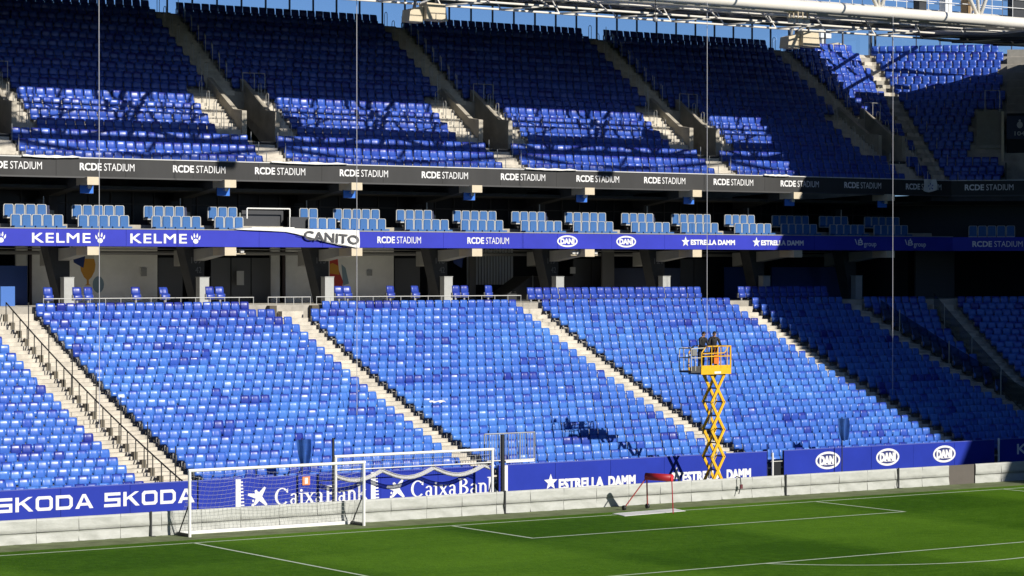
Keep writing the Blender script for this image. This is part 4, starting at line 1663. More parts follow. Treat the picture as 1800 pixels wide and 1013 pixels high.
for x, lab in ((11.75, 'slim white gate post at the gap between the blue boards'), (25.78, 'slim pale post between the two right-hand blue boards')):
    t = thing('gate_post', lab, 'post', (x, 5.9, 0))
    MB().tube((0, 0, 0), (0, 0, 1.62 if x < 20 else 1.75), .05, 8).obj('shaft', WHITE, t)
    MB().box(-.08, .08, -.08, .08, 0, .04).obj('base', WHITE, t)
gr = thing('barrier_gate', 'dark low gate closing the gap beside the white gate post', 'gate', (12.1, 6.1, 0))
MB().box(-.25, .3, 0, .05, 0, 1.15).obj('leaf', BLACK, gr)
MB().tube((-.3, -.02, 1.2), (.35, -.02, 1.2), .03).obj('rail', RAILM, gr)

# ------------------------------------------------------------------ goals
def make_goal(label, loc, depth_, full):
    t = thing('goal', label, 'goal', loc, 'white goals stored behind the goal line')
    W2 = 3.72
    MB().tube((-W2, 0, 0), (-W2, 0, 2.44), .06, 10).obj('goalpost', WHITE, t)
    MB().tube((W2, 0, 0), (W2, 0, 2.44), .06, 10).obj('goalpost', WHITE, t)
    MB().tube((-W2 - .06, 0, 2.44), (W2 + .06, 0, 2.44), .06, 10).obj('crossbar', WHITE, t)
    MB().box(-W2, W2, depth_ - .06, depth_ + .06, 0, .12).obj('ground_bar', WHITE, t)
    for sx in (-1, 1):
        MB().box(sx * W2 - .06, sx * W2 + .06, .07, depth_ - .06, 0, .11).obj('side_bar', DARK, t)
        MB().tube((sx * W2, depth_ - .1, .1), (sx * W2, .02, 1.25), .025).obj('stay', DARK, t)
    return t


def strands(mb, f, nu, nv, r):
    """net over a patch f(u, v)"""
    for i in range(nu + 1):
        pts = [f(i / nu, j / 10) for j in range(11)]
        for a, b_ in zip(pts[:-1], pts[1:]):
            mb.tube(a, b_, r, 3, cap=False)
    for j in range(nv + 1):
        pts = [f(i / 24, j / nv) for i in range(25)]
        for a, b_ in zip(pts[:-1], pts[1:]):
            mb.tube(a, b_, r, 3, cap=False)


g1 = make_goal('white goal standing on the turf in front of the boards, the nearer of two', (-15.64, 1.9, 0), .95, True)
nm = MB()
strands(nm, lambda u, v: Vector((-3.66 + 7.32 * u, .06 + .85 * v ** 1.5 + .12 * math.sin(PI * v) * (1 + .3 * math.sin(9 * u)), 2.40 - 2.32 * v - .18 * abs(math.sin(3 * PI * u)) * (1 - v) * 1.0 * (v < .99))), 40, 14, .004)
for sx in (-1, 1):
    strands(nm, lambda u, v: Vector((sx * 3.66, .06 + u * .85 * v ** 1.5, 2.40 - 2.32 * v)), 6, 14, .004)
no = nm.obj('net', NETM, g1)
no['kind'] = 'stuff'
g2 = make_goal('white goal standing behind the grey sheeting against the blue boards', (-7.62, 5.05, 0), .55, False)
nm = MB()
def roll_f(u, v):
    sag = abs(math.sin(PI * (u * 3 + .12)))
    return Vector((-3.66 + 7.32 * u, .1 + .05 * math.sin(2 * PI * v), 1.92 - .34 * sag - .16 * v - .05))
strands(nm, roll_f, 150, 7, .013)
strands(nm, lambda u, v: Vector((-3.66 + 7.32 * u, .05 + .1 * v, 2.40 - .55 * v)), 70, 3, .006)
no = nm.obj('net', NETM, g2)
no['kind'] = 'stuff'
MB().tube((-3.72, .02, 1.9), (3.72, .02, 1.9), .022, 8).obj('net_bar', WHITE, g2)

# dark uprights near the goals
for x, y, h, r0, lab in ((-12.0, 4.1, 3.25, .05, 'dark upright pole behind the nearer goal, beside the drooping flag'), (-3.02, 5.6, 2.98, .09, 'thick dark post right of the rear goal')):
    t = thing('dark_post', lab, 'post', (x, y, 0))
    MB().tube((0, 0, 0), (0, 0, h), r0, 8).obj('shaft', DARK, t)
    MB().box(-.14, .14, -.14, .14, 0, .05).obj('foot', DARK, t)

# drooping flags
def droop_flag(label, x, y, zb, zt, w):
    t = thing('flag', label, 'flag', (x, y, 0), 'drooping blue flags')
    MB().tube((0, 0, 0), (0, 0, zt + .06), .025, 8).obj('pole', DARK, t)
    m = MB()
    nu, nv = 10, 8
    vs = []
    for j in range(nv + 1):
        v = j / nv
        for i in range(nu + 1):
            u = i / nu
            tap = 1 - .55 * v ** 1.6
            xx = (-.42 + u) * w * tap + .08 * v
            vs.append((xx, -.06 + .13 * math.sin(u * 9 + .6 + v * 1.5) * (1 - .3 * v), zt - (zt - zb) * v * (1 - .12 * abs(u - .4))))
    fs = [(j * (nu + 1) + i, j * (nu + 1) + i + 1, (j + 1) * (nu + 1) + i + 1, (j + 1) * (nu + 1) + i) for j in range(nv) for i in range(nu)]
    m.add(vs, fs)
    o = m.obj('cloth', FLAGB, t, True)
    return t


droop_flag('drooping dark blue flag on a pole behind the nearer goal', -12.15, 6.3, 2.0, 3.08, .60)
droop_flag('drooping blue flag on a pole in front of the board with ovals', 15.6, 5.6, 2.0, 3.05, .60)

# galvanised barrier cage on the front row
cg = thing('steel_barrier', 'galvanised steel barrier pen standing in front of the middle seat block', 'barrier', (-2.0, 6.55, 1.6))
m = MB()
MB().path([(-1.3, 0, .1), (-1.3, 0, 1.35), (1.25, 0, 1.35), (1.25, 0, .1)], .03).obj('frame', RAILM, cg)
MB().tube((-1.3, 0, .22), (1.25, 0, .22), .03).tube((-.35, 0, .22), (-.35, 0, 1.35), .03).tube((.5, 0, .22), (.5, 0, 1.35), .03).obj('crossbar', RAILM, cg)
bm_ = MB().tube((0, 0, .22), (0, 0, 1.35), .013, 5).mesh('bar', RAILM)
for k in range(18):
    link('bar', bm_, cg, (-1.2 + k * .14, 0, 0))
MB().box(-.25, 1.2, -.05, .2, .12, .20).obj('plank', WHITE, cg)

# ------------------------------------------------------------------ red training frame and white ground sheet
rd = thing('padded_frame', 'red padded roller on three splayed legs beside the goal area', 'training frame', (1.0, 0.6, 0))
A_, B_ = Vector((.05, .56, 1.36)), Vector((.66, -.40, 1.33))
MB().tube(A_, B_, .15, 16).obj('roller', RED, rd, True)
MB().tube(B_, B_ + (B_ - A_).normalized() * .02, .155, 16).obj('end_cap', mat('bright_red', (.75, .03, .05), .5), rd)
DR = mat('dull_red', (.33, .05, .045), .6)
MB().tube(A_ + Vector((0, 0, -.1)), (-.85, .83, .08), .028).obj('leg', DR, rd)
MB().tube(A_ + Vector((.06, 0, -.1)), (.42, .93, .08), .032).obj('leg', DR, rd)
MB().tube(B_ + Vector((0, 0, -.1)), (-.2 + .0, -1.6, .02), .022).obj('leg', RED, rd)
for x, y in ((-.85, .83), (.42, .93)):
    MB().tube((x - .05, y, .1), (x + .05, y, .1), .1, 12).obj('wheel', RUBBER, rd)
gs = MB().prism([(-1.15, .45), (-1.41, -.71), (1.93, -.36), (2.2, .72)], 'z', .008, .022).obj('ground_sheet', WHITE)
tag(gs, 'white sheet lying on the goal line under the red padded frame', 'sheet')

# ------------------------------------------------------------------ scissor lift
LX, LYY = 6.80, 4.0
lf = thing('scissor_lift', 'yellow scissor lift raised high in front of the seats, carrying two workers', 'scissor lift', (LX, LYY, 0))
MB().box(-.95, .95, -.38, .38, .16, .55).obj('chassis', mat('lift_grey', (.12, .12, .12), .5), lf)
wm = MB().tube((0, -.09, 0), (0, .09, 0), .17, 16).mesh('wheel', RUBBER)
for sx in (-.7, .7):
    for sy in (-.42, .42):
        link('wheel', wm, lf, (sx, sy, .17))
nst = 4
z0, z1 = .60, 5.30
hs = (z1 - z0) / nst
for sy in (-.27, .27):
    for k in range(nst):
        za, zb = z0 + k * hs, z0 + (k + 1) * hs
        off = .03 if sy > 0 else -.03
        for sgn in (1, -1):
            a = Vector((-.34 * sgn + .06, sy + (off if sgn > 0 else 0), za)); b_ = Vector((.34 * sgn + .06, sy + (off if sgn > 0 else 0), zb))
            d_ = (b_ - a)
            L = d_.length
            Mx = Matrix.Translation((a + b_) / 2) @ Matrix.Rotation(-math.atan2(d_.z, d_.x), 4, 'Y')
            MB().obox(Mx, -L / 2 - .04, L / 2 + .04, -.028, .028, -.062, .062).obj('scissor_arm', YELLOW, lf)
for k in range(nst + 1):
    for sx in (-.28, .40):
        MB().tube((sx, -.33, z0 + k * hs), (sx, .33, z0 + k * hs), .03, 8).obj('pivot_bar', DARK, lf)
for k in range(nst):
    MB().tube((.06, -.31, z0 + (k + .5) * hs), (.06, .31, z0 + (k + .5) * hs), .03, 8).obj('pivot_bar', DARK, lf)
MB().tube((-.2, 0, z0 + .2 * hs), (.2, 0, z0 + 1.3 * hs), .05, 8).tube((-.2, 0, z0 + 2.2 * hs), (.2, 0, z0 + 3.3 * hs), .05, 8).obj('hydraulic_ram', mat('ram_grey', (.3, .3, .3), .4, metal=.5), lf)
MB().box(-.97, .66, -.42, .42, 5.33, 5.42).obj('deck', mat('lift_grey', (.12, .12, .12), .5), lf)
MB().box(-.97, .67, -.45, -.42, 5.33, 5.72).box(-.97, .67, .42, .45, 5.33, 5.62).box(.64, .67, -.42, .42, 5.33, 5.62).obj('toe_board', YELLOW, lf)
MB().box(-1.5, -.98, -.40, .40, 5.42, 5.5).box(-1.5, -.98, -.42, -.40, 5.42, 5.70).obj('extension_deck', mat('lift_dark', (.05, .05, .05), .6), lf)
m = MB()
for sy in (-.44, .44):
    m.path([(-.95, sy, 5.6), (-.95, sy, 6.25), (-.70, sy, 6.53), (.65, sy, 6.53), (.65, sy, 5.6)], .028)
    m.tube((-.95, sy, 6.1), (.65, sy, 6.1), .022)
    m.path([(-.9, sy, 6.22), (.3, sy, 6.24), (.5, sy, 6.5)], .024)
    for xx in (-.4, .1, .45, .62):
        m.tube((xx, sy, 5.6), (xx, sy, 6.5), .022)
m.tube((.65, -.44, 6.53), (.65, .44, 6.53), .028).tube((.65, -.44, 6.1), (.65, .44, 6.1), .022)
m.obj('guard_rail', YELLOW, lf)
m = MB()
for sy in (-.41, .41):
    m.path([(-1.48, sy, 5.5), (-1.48, sy, 6.45), (-.7, sy, 6.47)], .022)
    m.tube((-1.48, sy, 6.05), (-.9, sy, 6.05), .02)
    m.tube((-1.25, sy, 5.5), (-1.25, sy, 6.4), .018)
m.tube((-1.48, -.41, 6.45), (-1.48, .41, 6.45), .022).tube((-1.48, -.41, 6.05), (-1.48, .41, 6.05), .02)
m.obj('extension_rail', mat('pale_rail', (.55, .50, .42), .5), lf)
MB().box(-1.46, -1.2, -.46, -.42, 6.15, 6.42).obj('control_box', mat('control_grey', (.2, .2, .2), .5), lf)
MB().box(-.25, .1, -.458, -.452, 5.36, 5.45).obj('plate', PRINT, lf)
ck = thing('hanging_cable', 'dark cable hanging over the grey sheeting below the scissor lift', 'cable', (7.35, 2.8, 0))
MB().path([(0, .25, .95), (0, -.02, .9), (.03, -.03, .62), (0, -.03, .5), (-.1, -.04, .22)], .022).obj('cord', DARK, ck)
MB().box(-.03, .09, -.08, -.01, .44, .62).obj('plug', mat('maroon', (.12, .02, .03), .6), ck)


def person(label, loc, rotz, lean, cap, hair_col):
    t = thing('person', label, 'person', loc, 'workers on the scissor lift', rotz)
    # skeleton facing -Y
    J = {'pel': (0, 0, .92), 'wst': (0, -.02, 1.08), 'chs': (0, -.04 - lean, 1.30), 'nkb': (0, -.05 - lean, 1.47), 'nk': (0, -.07 - lean, 1.53), 'hd': (0, -.10 - lean, 1.62), 'ht': (0, -.09 - lean, 1.72)}
    for s, n_ in ((-1, 'l'), (1, 'r')):
        J.update({n_ + 'hp': (s * .10, 0, .88), n_ + 'kn': (s * .12, -.03, .48), n_ + 'an': (s * .13, .02, .09), n_ + 'to': (s * .15, -.14, .04),
                  n_ + 'sh': (s * .20, -.04 - lean, 1.42), n_ + 'el': (s * .27, -.14 - lean, 1.16), n_ + 'wr': (s * .19, -.36 - lean, 1.10), n_ + 'hn': (s * .17, -.44 - lean, 1.11)})
    rad = {'pel': (.16, .12), 'wst': (.15, .11), 'chs': (.18, .125), 'nkb': (.10, .08), 'nk': (.055, .055), 'hd': (.078, .095), 'ht': (.066, .08), 'hp': (.10, .10), 'kn': (.07, .07), 'an': (.05, .05), 'to': (.045, .035), 'sh': (.075, .075), 'el': (.055, .055), 'wr': (.04, .04), 'hn': (.042, .03)}
    ed = [('pel', 'wst'), ('wst', 'chs'), ('chs', 'nkb'), ('nkb', 'nk'), ('nk', 'hd'), ('hd', 'ht')]
    for n_ in 'lr':
        ed += [('pel', n_ + 'hp'), (n_ + 'hp', n_ + 'kn'), (n_ + 'kn', n_ + 'an'), (n_ + 'an', n_ + 'to'), ('nkb', n_ + 'sh'), (n_ + 'sh', n_ + 'el'), (n_ + 'el', n_ + 'wr'), (n_ + 'wr', n_ + 'hn')]
    # four fingers and a thumb closing on the rail
    for s, n_ in ((-1, 'l'), (1, 'r')):
        h = J[n_ + 'hn']
        for k in range(4):
            b1, b2 = '%sf%d' % (n_, k), '%sg%d' % (n_, k)
            J[b1] = (h[0] + (k - 1.5) * .021, h[1] - .05, h[2] + .005 - abs(k - 1.3) * .004)
            J[b2] = (h[0] + (k - 1.5) * .022, h[1] - .072, h[2] - .03)
            rad['f%d' % k] = (.010, .010); rad['g%d' % k] = (.008, .008)
            ed += [(n_ + 'hn', b1), (b1, b2)]
        J[n_ + 'th'] = (h[0] - s * .05, h[1] - .015, h[2] - .01)
        rad['th'] = (.011, .011)
        ed += [(n_ + 'hn', n_ + 'th')]
    names = list(J)
    me = bpy.data.meshes.new('body')
    me.from_pydata([J[n_] for n_ in names], [(names.index(a), names.index(b_)) for a, b_ in ed], [])
    o = bpy.data.objects.new('body', me)
    COL.objects.link(o)
    md = o.modifiers.new('skin', 'SKIN')
    md.use_smooth_shade = True
    lay = me.skin_vertices[0].data if me.skin_vertices else None
    if lay is None:
        bm2 = bmesh.new(); bm2.from_mesh(me); bm2.verts.layers.skin.verify(); bm2.to_mesh(me); bm2.free()
        lay = me.skin_vertices[0].data
    for i, n_ in enumerate(names):
        key = n_ if n_ in rad else n_[1:]
        lay[i].radius = rad[key]
        lay[i].use_root = (n_ == 'pel')
    sb = o.modifiers.new('sub', 'SUBSURF')
    sb.levels = 1
    dg = bpy.context.evaluated_depsgraph_get()
    me2 = bpy.data.meshes.new_from_object(o.evaluated_get(dg))
    bpy.data.objects.remove(o)
    for q_ in list(me2.materials):
        pass
    me2.materials.clear()
    for q_ in (SKIN, JACKET, TROUSER, RUBBER):
        me2.materials.append(q_)
    for p_ in me2.polygons:
        c_ = p_.center
        p_.use_smooth = True
        if c_.z > 1.51:
            p_.material_index = 0
        elif c_.z > .90:
            p_.material_index = 0 if (c_.y < -.385 - lean) else 1
        elif c_.z > .1:
            p_.material_index = 2
        else:
            p_.material_index = 3
    link('body', me2, t)
    # face details and hair or cap
    hy = -.10 - lean
    fm = MB()
    for sx in (-.03, .03):
        fm.box(sx - .012, sx + .012, hy - .098, hy - .088, 1.635, 1.648)
    fm.box(-.022, .022, hy - .098, hy - .09, 1.573, 1.580)
    fm.obj('face_marks', HAIRM, t)
    MB().prism([(hy - .115, 1.595), (hy - .088, 1.595), (hy - .088, 1.64)], 'x', -.012, .012).obj('nose', SKIN, t)
    for sx in (-1, 1):
        MB().box(sx * .080 - .008, sx * .080 + .008, hy - .02, hy + .02, 1.595, 1.645).obj('ear', SKIN, t)
    hm = MB()
    vs, fs = [], []
    nseg, nr = 12, 5
    for j in range(nr):
        el = (j / (nr - 1)) * PI / 2
        for i in range(nseg):
            az = 2 * PI * i / nseg
            rr = math.cos(el)
            front = (math.sin(az) < -.3)
            zb = 1.665 if front else 1.60
            vs.append((.089 * rr * math.cos(az), hy + .008 + .107 * rr * math.sin(az), zb + (1.755 - zb) * math.sin(el)))
    for j in range(nr - 1):
        for i in range(nseg):
            k2 = (i + 1) % nseg
            fs.append((j * nseg + i, j * nseg + k2, (j + 1) * nseg + k2, (j + 1) * nseg + i))
    hm.add(vs, fs)
    hm.obj('cap' if cap else 'hair', hair_col, t, True)
    # collar and jacket hem
    MB().tube((0, -.05 - lean, 1.455), (0, -.068 - lean, 1.515), .098, 12, r2=.075).obj('collar', JACKET, t, True)
    return t


person('worker in a black jacket leaning on the lift rail, dark hair, left one', (LX - .62, LYY + .02, 5.42), R(12), .06, False, HAIRM)
person('worker in a black jacket and dark cap on the lift, right one', (LX + .08, LYY + .05, 5.42), R(-14), .02, True, JACKET)
ob_ = thing('orange_bag', 'orange cloth bag hanging inside the lift basket', 'bag', (LX - .08, LYY - .30, 5.70))
MB().box(-.13, .13, -.08, .08, .08, .46).obj('sack', ORANGE, ob_)
MB().path([(-.08, 0, .46), (-.06, -.08, .80), (.06, -.08, .80), (.08, 0, .46)], .012).obj('strap', ORANGE, ob_)

# ------------------------------------------------------------------ tarps and scarf on the fascias
tp = thing('white_banner', 'crumpled white banner with black capitals hanging over the blue fascia', 'banner', (-2.2, 24.22, 11.3))
def XZ(x, z, y=0.0):
    return (x + 2.2, y, z - 11.3)
top = [(-5.6, 11.73), (-4.8, 11.80), (-3.8, 11.82), (-2.9, 11.80), (-2.4, 11.78), (-1.6, 11.76), (-.8, 11.75), (0, 11.74), (.6, 11.73), (1.14, 11.72)]
bot = [(-5.6, 11.70), (-4.8, 11.68), (-3.8, 11.65), (-2.9, 11.61), (-2.4, 11.53), (-1.6, 11.36), (-.8, 11.15), (0, 10.98), (.6, 10.90), (1.14, 10.87)]
vs, fs = [], []
for i, ((xa, za), (xb_, zb)) in enumerate(zip(top, bot)):
    for j in range(5):
        w = j / 4
        vs.append(XZ(xa + (xb_ - xa) * w, za + (zb - za) * w, -.03 - .03 * math.sin(i * 1.9 + j * 1.3)))
for i in range(len(top) - 1):
    for j in range(4):
        a = i * 5 + j
        fs.append((a, a + 1, a + 6, a + 5))
MB().add(vs, fs).obj('cloth', TARP, tp, True)
vs = [XZ(x, z + .004, -.03) for x, z in top[:9]] + [XZ(x, z + .01, .9) for x, z in top[:9]]
MB().add(vs, [(i, i + 1, 10 + i, 9 + i) for i in range(8)]).obj('fold', TARP, tp, True)
q = Print().text('CANITO', -1.95, 1.08, 11.24, 11.69, offset=.025, slope=-.075)
o = q.place('lettering', INK, tp, flat(24.22), .085)
q = Print()
for k in range(3):
    q.poly([(-2.3 + k * 1.1, 11.50 - .22 * k), (-2.3 + k * 1.1, 11.47 - .22 * k), (-1.2 + k * 1.1, 11.24 - .2 * k), (-1.2 + k * 1.1, 11.27 - .2 * k)])
o = q.place('stripe', INK, tp, flat(24.22), .085)

def drape(label, x0, x1, drop, y=24.40, z=14.92):
    t = thing('white_sheet', label, 'sheet', ((x0 + x1) / 2, y, z), 'white sheets draped over the upper fascia edge')
    n_ = 14
    L = (x1 - x0) / 2
    vs, fs = [], []
    for i in range(n_ + 1):
        xx = -L + 2 * L * i / n_
        dd = drop * (.4 + .6 * math.sin(PI * i / n_)) * random.uniform(.7, 1.1)
        vs += [(xx, .3, .03 + .02 * math.sin(i * 2.2)), (xx, -.02, .03 + .03 * math.sin(i * 1.7)), (xx, -.06, -dd)]
    for i in range(n_):
        for j in range(2):
            a = i * 3 + j
            fs.append((a, a + 1, a + 4, a + 3))
    MB().add(vs, fs).obj('cloth', TARP, t, True)


drape('long white sheet folded over the upper fascia edge at the left', -16.2, -13.4, .08)
drape('white sheet folded over the upper fascia edge below the left stairs', -3.6, .6, .07)
drape('white sheet folded over the upper fascia edge below the middle stairs', 11.0, 14.2, .06)
drape('white sheet folded over the upper fascia edge where the shade begins', 26.6, 28.4, .06)
t = thing('scarf', 'white scarf with blue marks hanging over the grey fascia at the far right', 'scarf', (38.65, 24.36, 14.5))
vs, fs = [], []
for j in range(7):
    for i in range(6):
        u, w = i / 5, j / 6
        vs.append((-.45 + .9 * u + .25 * w * (u - .2), -.04 - .05 * math.sin(u * 7 + w * 3), .42 - .75 * w * (1 - .35 * abs(u - .35))))
for j in range(6):
    for i in range(5):
        a = j * 6 + i
        fs.append((a, a + 1, a + 7, a + 6))
MB().add(vs, fs).obj('cloth', TARP, t, True)
q = Print()
for a in range(5):
    an = a * 2 * PI / 5
    q.poly([(38.68 + .05 * math.cos(an), 14.52 + .05 * math.sin(an)), (38.68 + .2 * math.cos(an + .25), 14.5 + .2 * math.sin(an + .25)), (38.68 + .22 * math.cos(an + .7), 14.5 + .2 * math.sin(an + .7))])
o = q.place('print', mat('scarf_blue', (.03, .08, .4), .7), t, flat(24.36), .10)

t = thing('white_sheet', 'white strip of sheeting lying over seats in the middle block', 'sheet', (-1.2, 13.5, 3.95))
vs, fs = [], []
for i in range(9):
    xx = -.42 + .84 * i / 8
    vs += [(xx, -.06, -.02 + .03 * math.sin(i * 2.1)), (xx, .06, .05 + .02 * math.sin(i * 1.3))]
for i in range(8):
    fs.append((2 * i, 2 * i + 2, 2 * i + 3, 2 * i + 1))
MB().add(vs, fs).obj('cloth', TARP, t, True)
for xx, lab in ((-12.4, 'dark blue pennant hanging beside the left column near the beer mural'), (8.5, 'dark blue pennant hanging beside the 118 column')):
    t = thing('hanging_pennant', lab, 'pennant', (xx, 26.9, 10.9), 'pennants hanging in the concourse')
    MB().add([(-.3, 0, 0), (.42, 0, -.25), (.30, .02, -1.0), (-.18, .02, -.75), (-.3, .02, 0), (.42, .02, -.25), (.30, .04, -1.0), (-.18, .04, -.75)], [(0, 1, 2, 3), (7, 6, 5, 4), (0, 4, 5, 1), (1, 5, 6, 2), (2, 6, 7, 3), (3, 7, 4, 0)]).obj('cloth', mat('pennant_navy', (.012, .03, .12), .8), t)
for xx, lab in ((14.9, 'pale lamp rack under the blue fascia near the oval marks'), (-5.2, 'small pale lamp rack under the blue fascia near the hatch')):
    t = thing('lamp_rack', lab, 'lamp rack', (xx, 24.75, 10.68), 'lamp racks under the blue fascia')
    w_ = .85 if xx > 0 else .4
    MB().tube((-w_, 0, -.12), (w_, 0, -.12), .03, 6).obj('bar', CREAM, t)
    for dx in ((-.7, -.45, .45, .7) if xx > 0 else (-.2, .2)):
        MB().box(dx - .09, dx + .09, -.1, .1, -.07, .10).obj('lamp', mat('lamp_white', (.55, .54, .5), .4), t)
t = thing('orange_card', 'small orange card fixed on the blue board behind the nearer goal', 'card', (-12.15, 5.98, 1.46))
MB().box(-.17, .17, -.02, 0, -.17, .17).obj('sheet', mat('orange_print', (.75, .25, .08), .6), t)
MB().box(-.07, .07, -.024, -.0205, -.12, .12).obj('mark', PRINT, t)

# ------------------------------------------------------------------ net cables
for k, (x, zb, lab) in enumerate(((-17.65, 6.2, 'leftmost'), (-5.47, 6.0, 'second from the left'), (13.88, 6.6, 'third, beside the lift'), (25.75, 3.6, 'rightmost'))):
    t = thing('net_cable', 'thin pale vertical cable hanging from the roof truss, ' + lab, 'cable', (x, 13.3, 0), 'cables for the ball net')
    MB().tube((0, 0, c_low(13.3) - .8 + .1), (0, 0, 22.6), .014, 6).obj('wire', mat('pale_wire', (.5, .5, .52), .45), t)
    MB().box(-.06, .06, -.06, .06, c_low(13.3) - .82, c_low(13.3) - .7).obj('anchor', DARK, t)

# ------------------------------------------------------------------ roof
def tubez(y):
    return 9.862 + .1332 * (y + 83.0)


roof = thing('stadium_roof', 'grey sheet roof on dark beams over the upper tier', 'roof', (0, 30, 24))
RX0, RX1 = -55.0, 42.4
def rz(y):
    return 23.20 + (y - 21.0) * .093
RO = Vector((0, 30, 24))
strips = [(20.9, 21.3, 1), (21.3, 23.4, 0), (23.4, 23.75, 1), (23.75, 26.4, 0), (26.4, 26.7, 1), (26.7, 40.2, 0)]
for (ya, yb_, k) in strips:
    m = MB()
    m.prism([(ya - 30, rz(ya) - 24), (yb_ - .01 - 30, rz(yb_) - 24), (yb_ - .01 - 30, rz(yb_) + .08 - 24), (ya - 30, rz(ya) + .08 - 24)], 'x', RX0, RX1)
    m.obj('skylight' if k else 'roof_sheet', SKYL if k else ROOFS, roof)
m = MB()
for y in (22.4, 24.6, 27.6, 30, 32, 34.5, 37, 39.9):
    m.box(RX0, RX1, y - .06 - 30, y + .06 - 30, rz(y) - .025 - 24, rz(y) - .004 - 24)
m.obj('purlin', mat('purlin_pale', (.42, .42, .41), .5), roof)
bx = [1.0 + 6.91 * k for k in range(-8, 7)]
for x in bx:
    if x > 42.3:
        continue
    m = MB().prism([(13.8 - 30, 22.95 - 24), (13.8 - 30, 22.72 - 24), (21.5 - 30, rz(21.5) - .20 - 24), (40 - 30, rz(40) - .16 - 24), (40 - 30, rz(40) - .03 - 24), (21.5 - 30, rz(21.5) - .03 - 24), (20.8 - 30, rz(20.8) + .02 - 24)], 'x', x - .11, x + .11)
    m.obj('beam', ROOFG, roof)
    MB().tube((x, 15.2 - 30, 22.9 - 24), (x + 2.2, 24.3 - 30, rz(24.3) - .2 - 24), .11, 8).tube((x, 15.2 - 30, 22.9 - 24), (x - 2.2, 24.3 - 30, rz(24.3) - .2 - 24), .11, 8).obj('brace', ROOFG, roof)

tr = thing('roof_truss', 'white tubular roof truss along the front of the roof', 'truss', (0, 13.6, 22.7))
T0 = Vector((0, 13.6, 22.7))
def T(x, y, z):
    return (x, y - 13.6, z - 22.7)
MB().tube(T(-58, 13.6, tubez(13.6)), T(60, 13.6, tubez(13.6)), .265, 16).obj('bottom_chord', STEELW, tr, True)
MB().tube(T(-58, 15.3, 22.88), T(60, 15.3, 22.88), .40, 14).obj('rear_chord', STEELW, tr, True)
MB().tube(T(-58, 14.2, 28.9), T(60, 14.2, 28.9), .25, 12).obj('top_chord', STEELW, tr, True)
MB().tube(T(-58, 3.0, 26.62), T(60, 3.0, 26.62), .05, 8).obj('nose_chord', STEELW, tr, True)  # unseen thin chord joining the tips of the shadow-casting struts
step = 6.885
x = -57.52
k = 0
while x < 58:
    xm = x + step / 2
    MB().tube(T(x, 13.6, 22.75), T(xm, 14.2, 28.9), .10, 8).obj('diagonal', STEELW, tr, True)
    MB().tube(T(xm, 14.2, 28.9), T(x + step, 13.6, 22.75), .10, 8).obj('diagonal', STEELW, tr, True)
    MB().tube(T(x, 13.6, 22.7), T(x, 14.2, 28.9), .085, 8).obj('upright', STEELW, tr, True)
    MB().tube(T(x, 13.6, 22.7), T(xm, 15.15, 22.8), .09, 8).tube(T(xm, 15.15, 22.8), T(x + step, 13.6, 22.7), .09, 8).obj('cross_brace', STEELW, tr, True)
    x += step
    k += 1
for k in range(-4, 5):  # unseen struts and outriggers, placed up-sun to throw V shadows on the upper tier
    xt = -3.05 + 13.77 * k
    for sg in (-1, 1):
        MB().tube(T(xt, 3.0, 26.62), T(xt + sg * step, 6.2, 26.04), .15, 8).obj('front_strut', STEELW, tr, True)
    MB().tube(T(xt, 3.0, 26.62), T(xt, 6.2, 26.04), .12, 8).obj('front_strut', STEELW, tr, True)
    MB().tube(T(xt - step, 6.2, 26.04), T(xt - step, 14.2, 28.9), .07, 8).tube(T(xt, 6.2, 26.04), T(xt, 14.2, 28.9), .07, 8).obj('outrigger', STEELW, tr, True)
# white lattice added between chords and roof edge to show as sunlit bright lines
lat = [(17.0, 22.62), (18.6, 22.48), (20.2, 22.36)]
for (yy, zz) in lat:
    MB().tube(T(-58, yy, zz), T(44, yy, zz), .055, 8).obj('lattice_pipe', STEELW, tr, True)
nx_ = 29
for i_ in range(nx_):
    xa = -57 + 3.4425 * i_
    m = MB()
    m.tube(T(xa, 15.3, 22.55), T(xa + 1.72, 17.0, 22.62), .045, 6).tube(T(xa + 1.72, 17.0, 22.62), T(xa + 3.44, 18.6, 22.48), .045, 6).tube(T(xa + 3.44, 18.6, 22.48), T(xa + 1.72, 20.2, 22.36), .045, 6)
    m.tube(T(xa + 3.44, 15.3, 22.55), T(xa + 1.72, 17.0, 22.62), .045, 6)
    m.tube(T(xa + 1.72, 20.2, 22.36), T(xa + 1.72, 20.9, 23.17), .04, 6)
    m.obj('lattice_brace', STEELW, tr, True)
# catwalk with hand rails on the truss
m = MB()
m.box(-58, 60, 14.2 - 13.6, 14.9 - 13.6, .32, .36)
m.obj('catwalk', RAILM, tr)
m = MB()
for yy in (14.2, 14.95):
    for z in (.85, 1.3):
        m.tube((-58, yy - 13.6, z), (60, yy - 13.6, z), .02, 6)
    xx = -58
    while xx < 60:
        m.tube((xx, yy - 13.6, .34), (xx, yy - 13.6, 1.3), .02, 6)
        xx += 1.5
m.obj('hand_rail', WHITE, tr)

# floodlights and equipment hung on the truss
def floodlight(label, x, y, z, w=.95, h=.55):
    t = thing('floodlight', label, 'floodlight', (x, y, z), 'floodlights on the roof truss')
    MB().box(-w / 2, w / 2, -.2, .2, -h / 2, h / 2).obj('housing', mat('lamp_grey', (.25, .25, .25), .5), t)
    MB().box(-w / 2 + .05, w / 2 - .05, -.215, -.202, -h / 2 + .05, h / 2 - .05).obj('lens', mat('lamp_lens', (.5, .5, .5), .2), t)
    MB().path([(-w / 2, 0, 0), (-w / 2, 0, h / 2 + .12), (w / 2, 0, h / 2 + .12), (w / 2, 0, 0)], .03).obj('yoke', DARK, t)


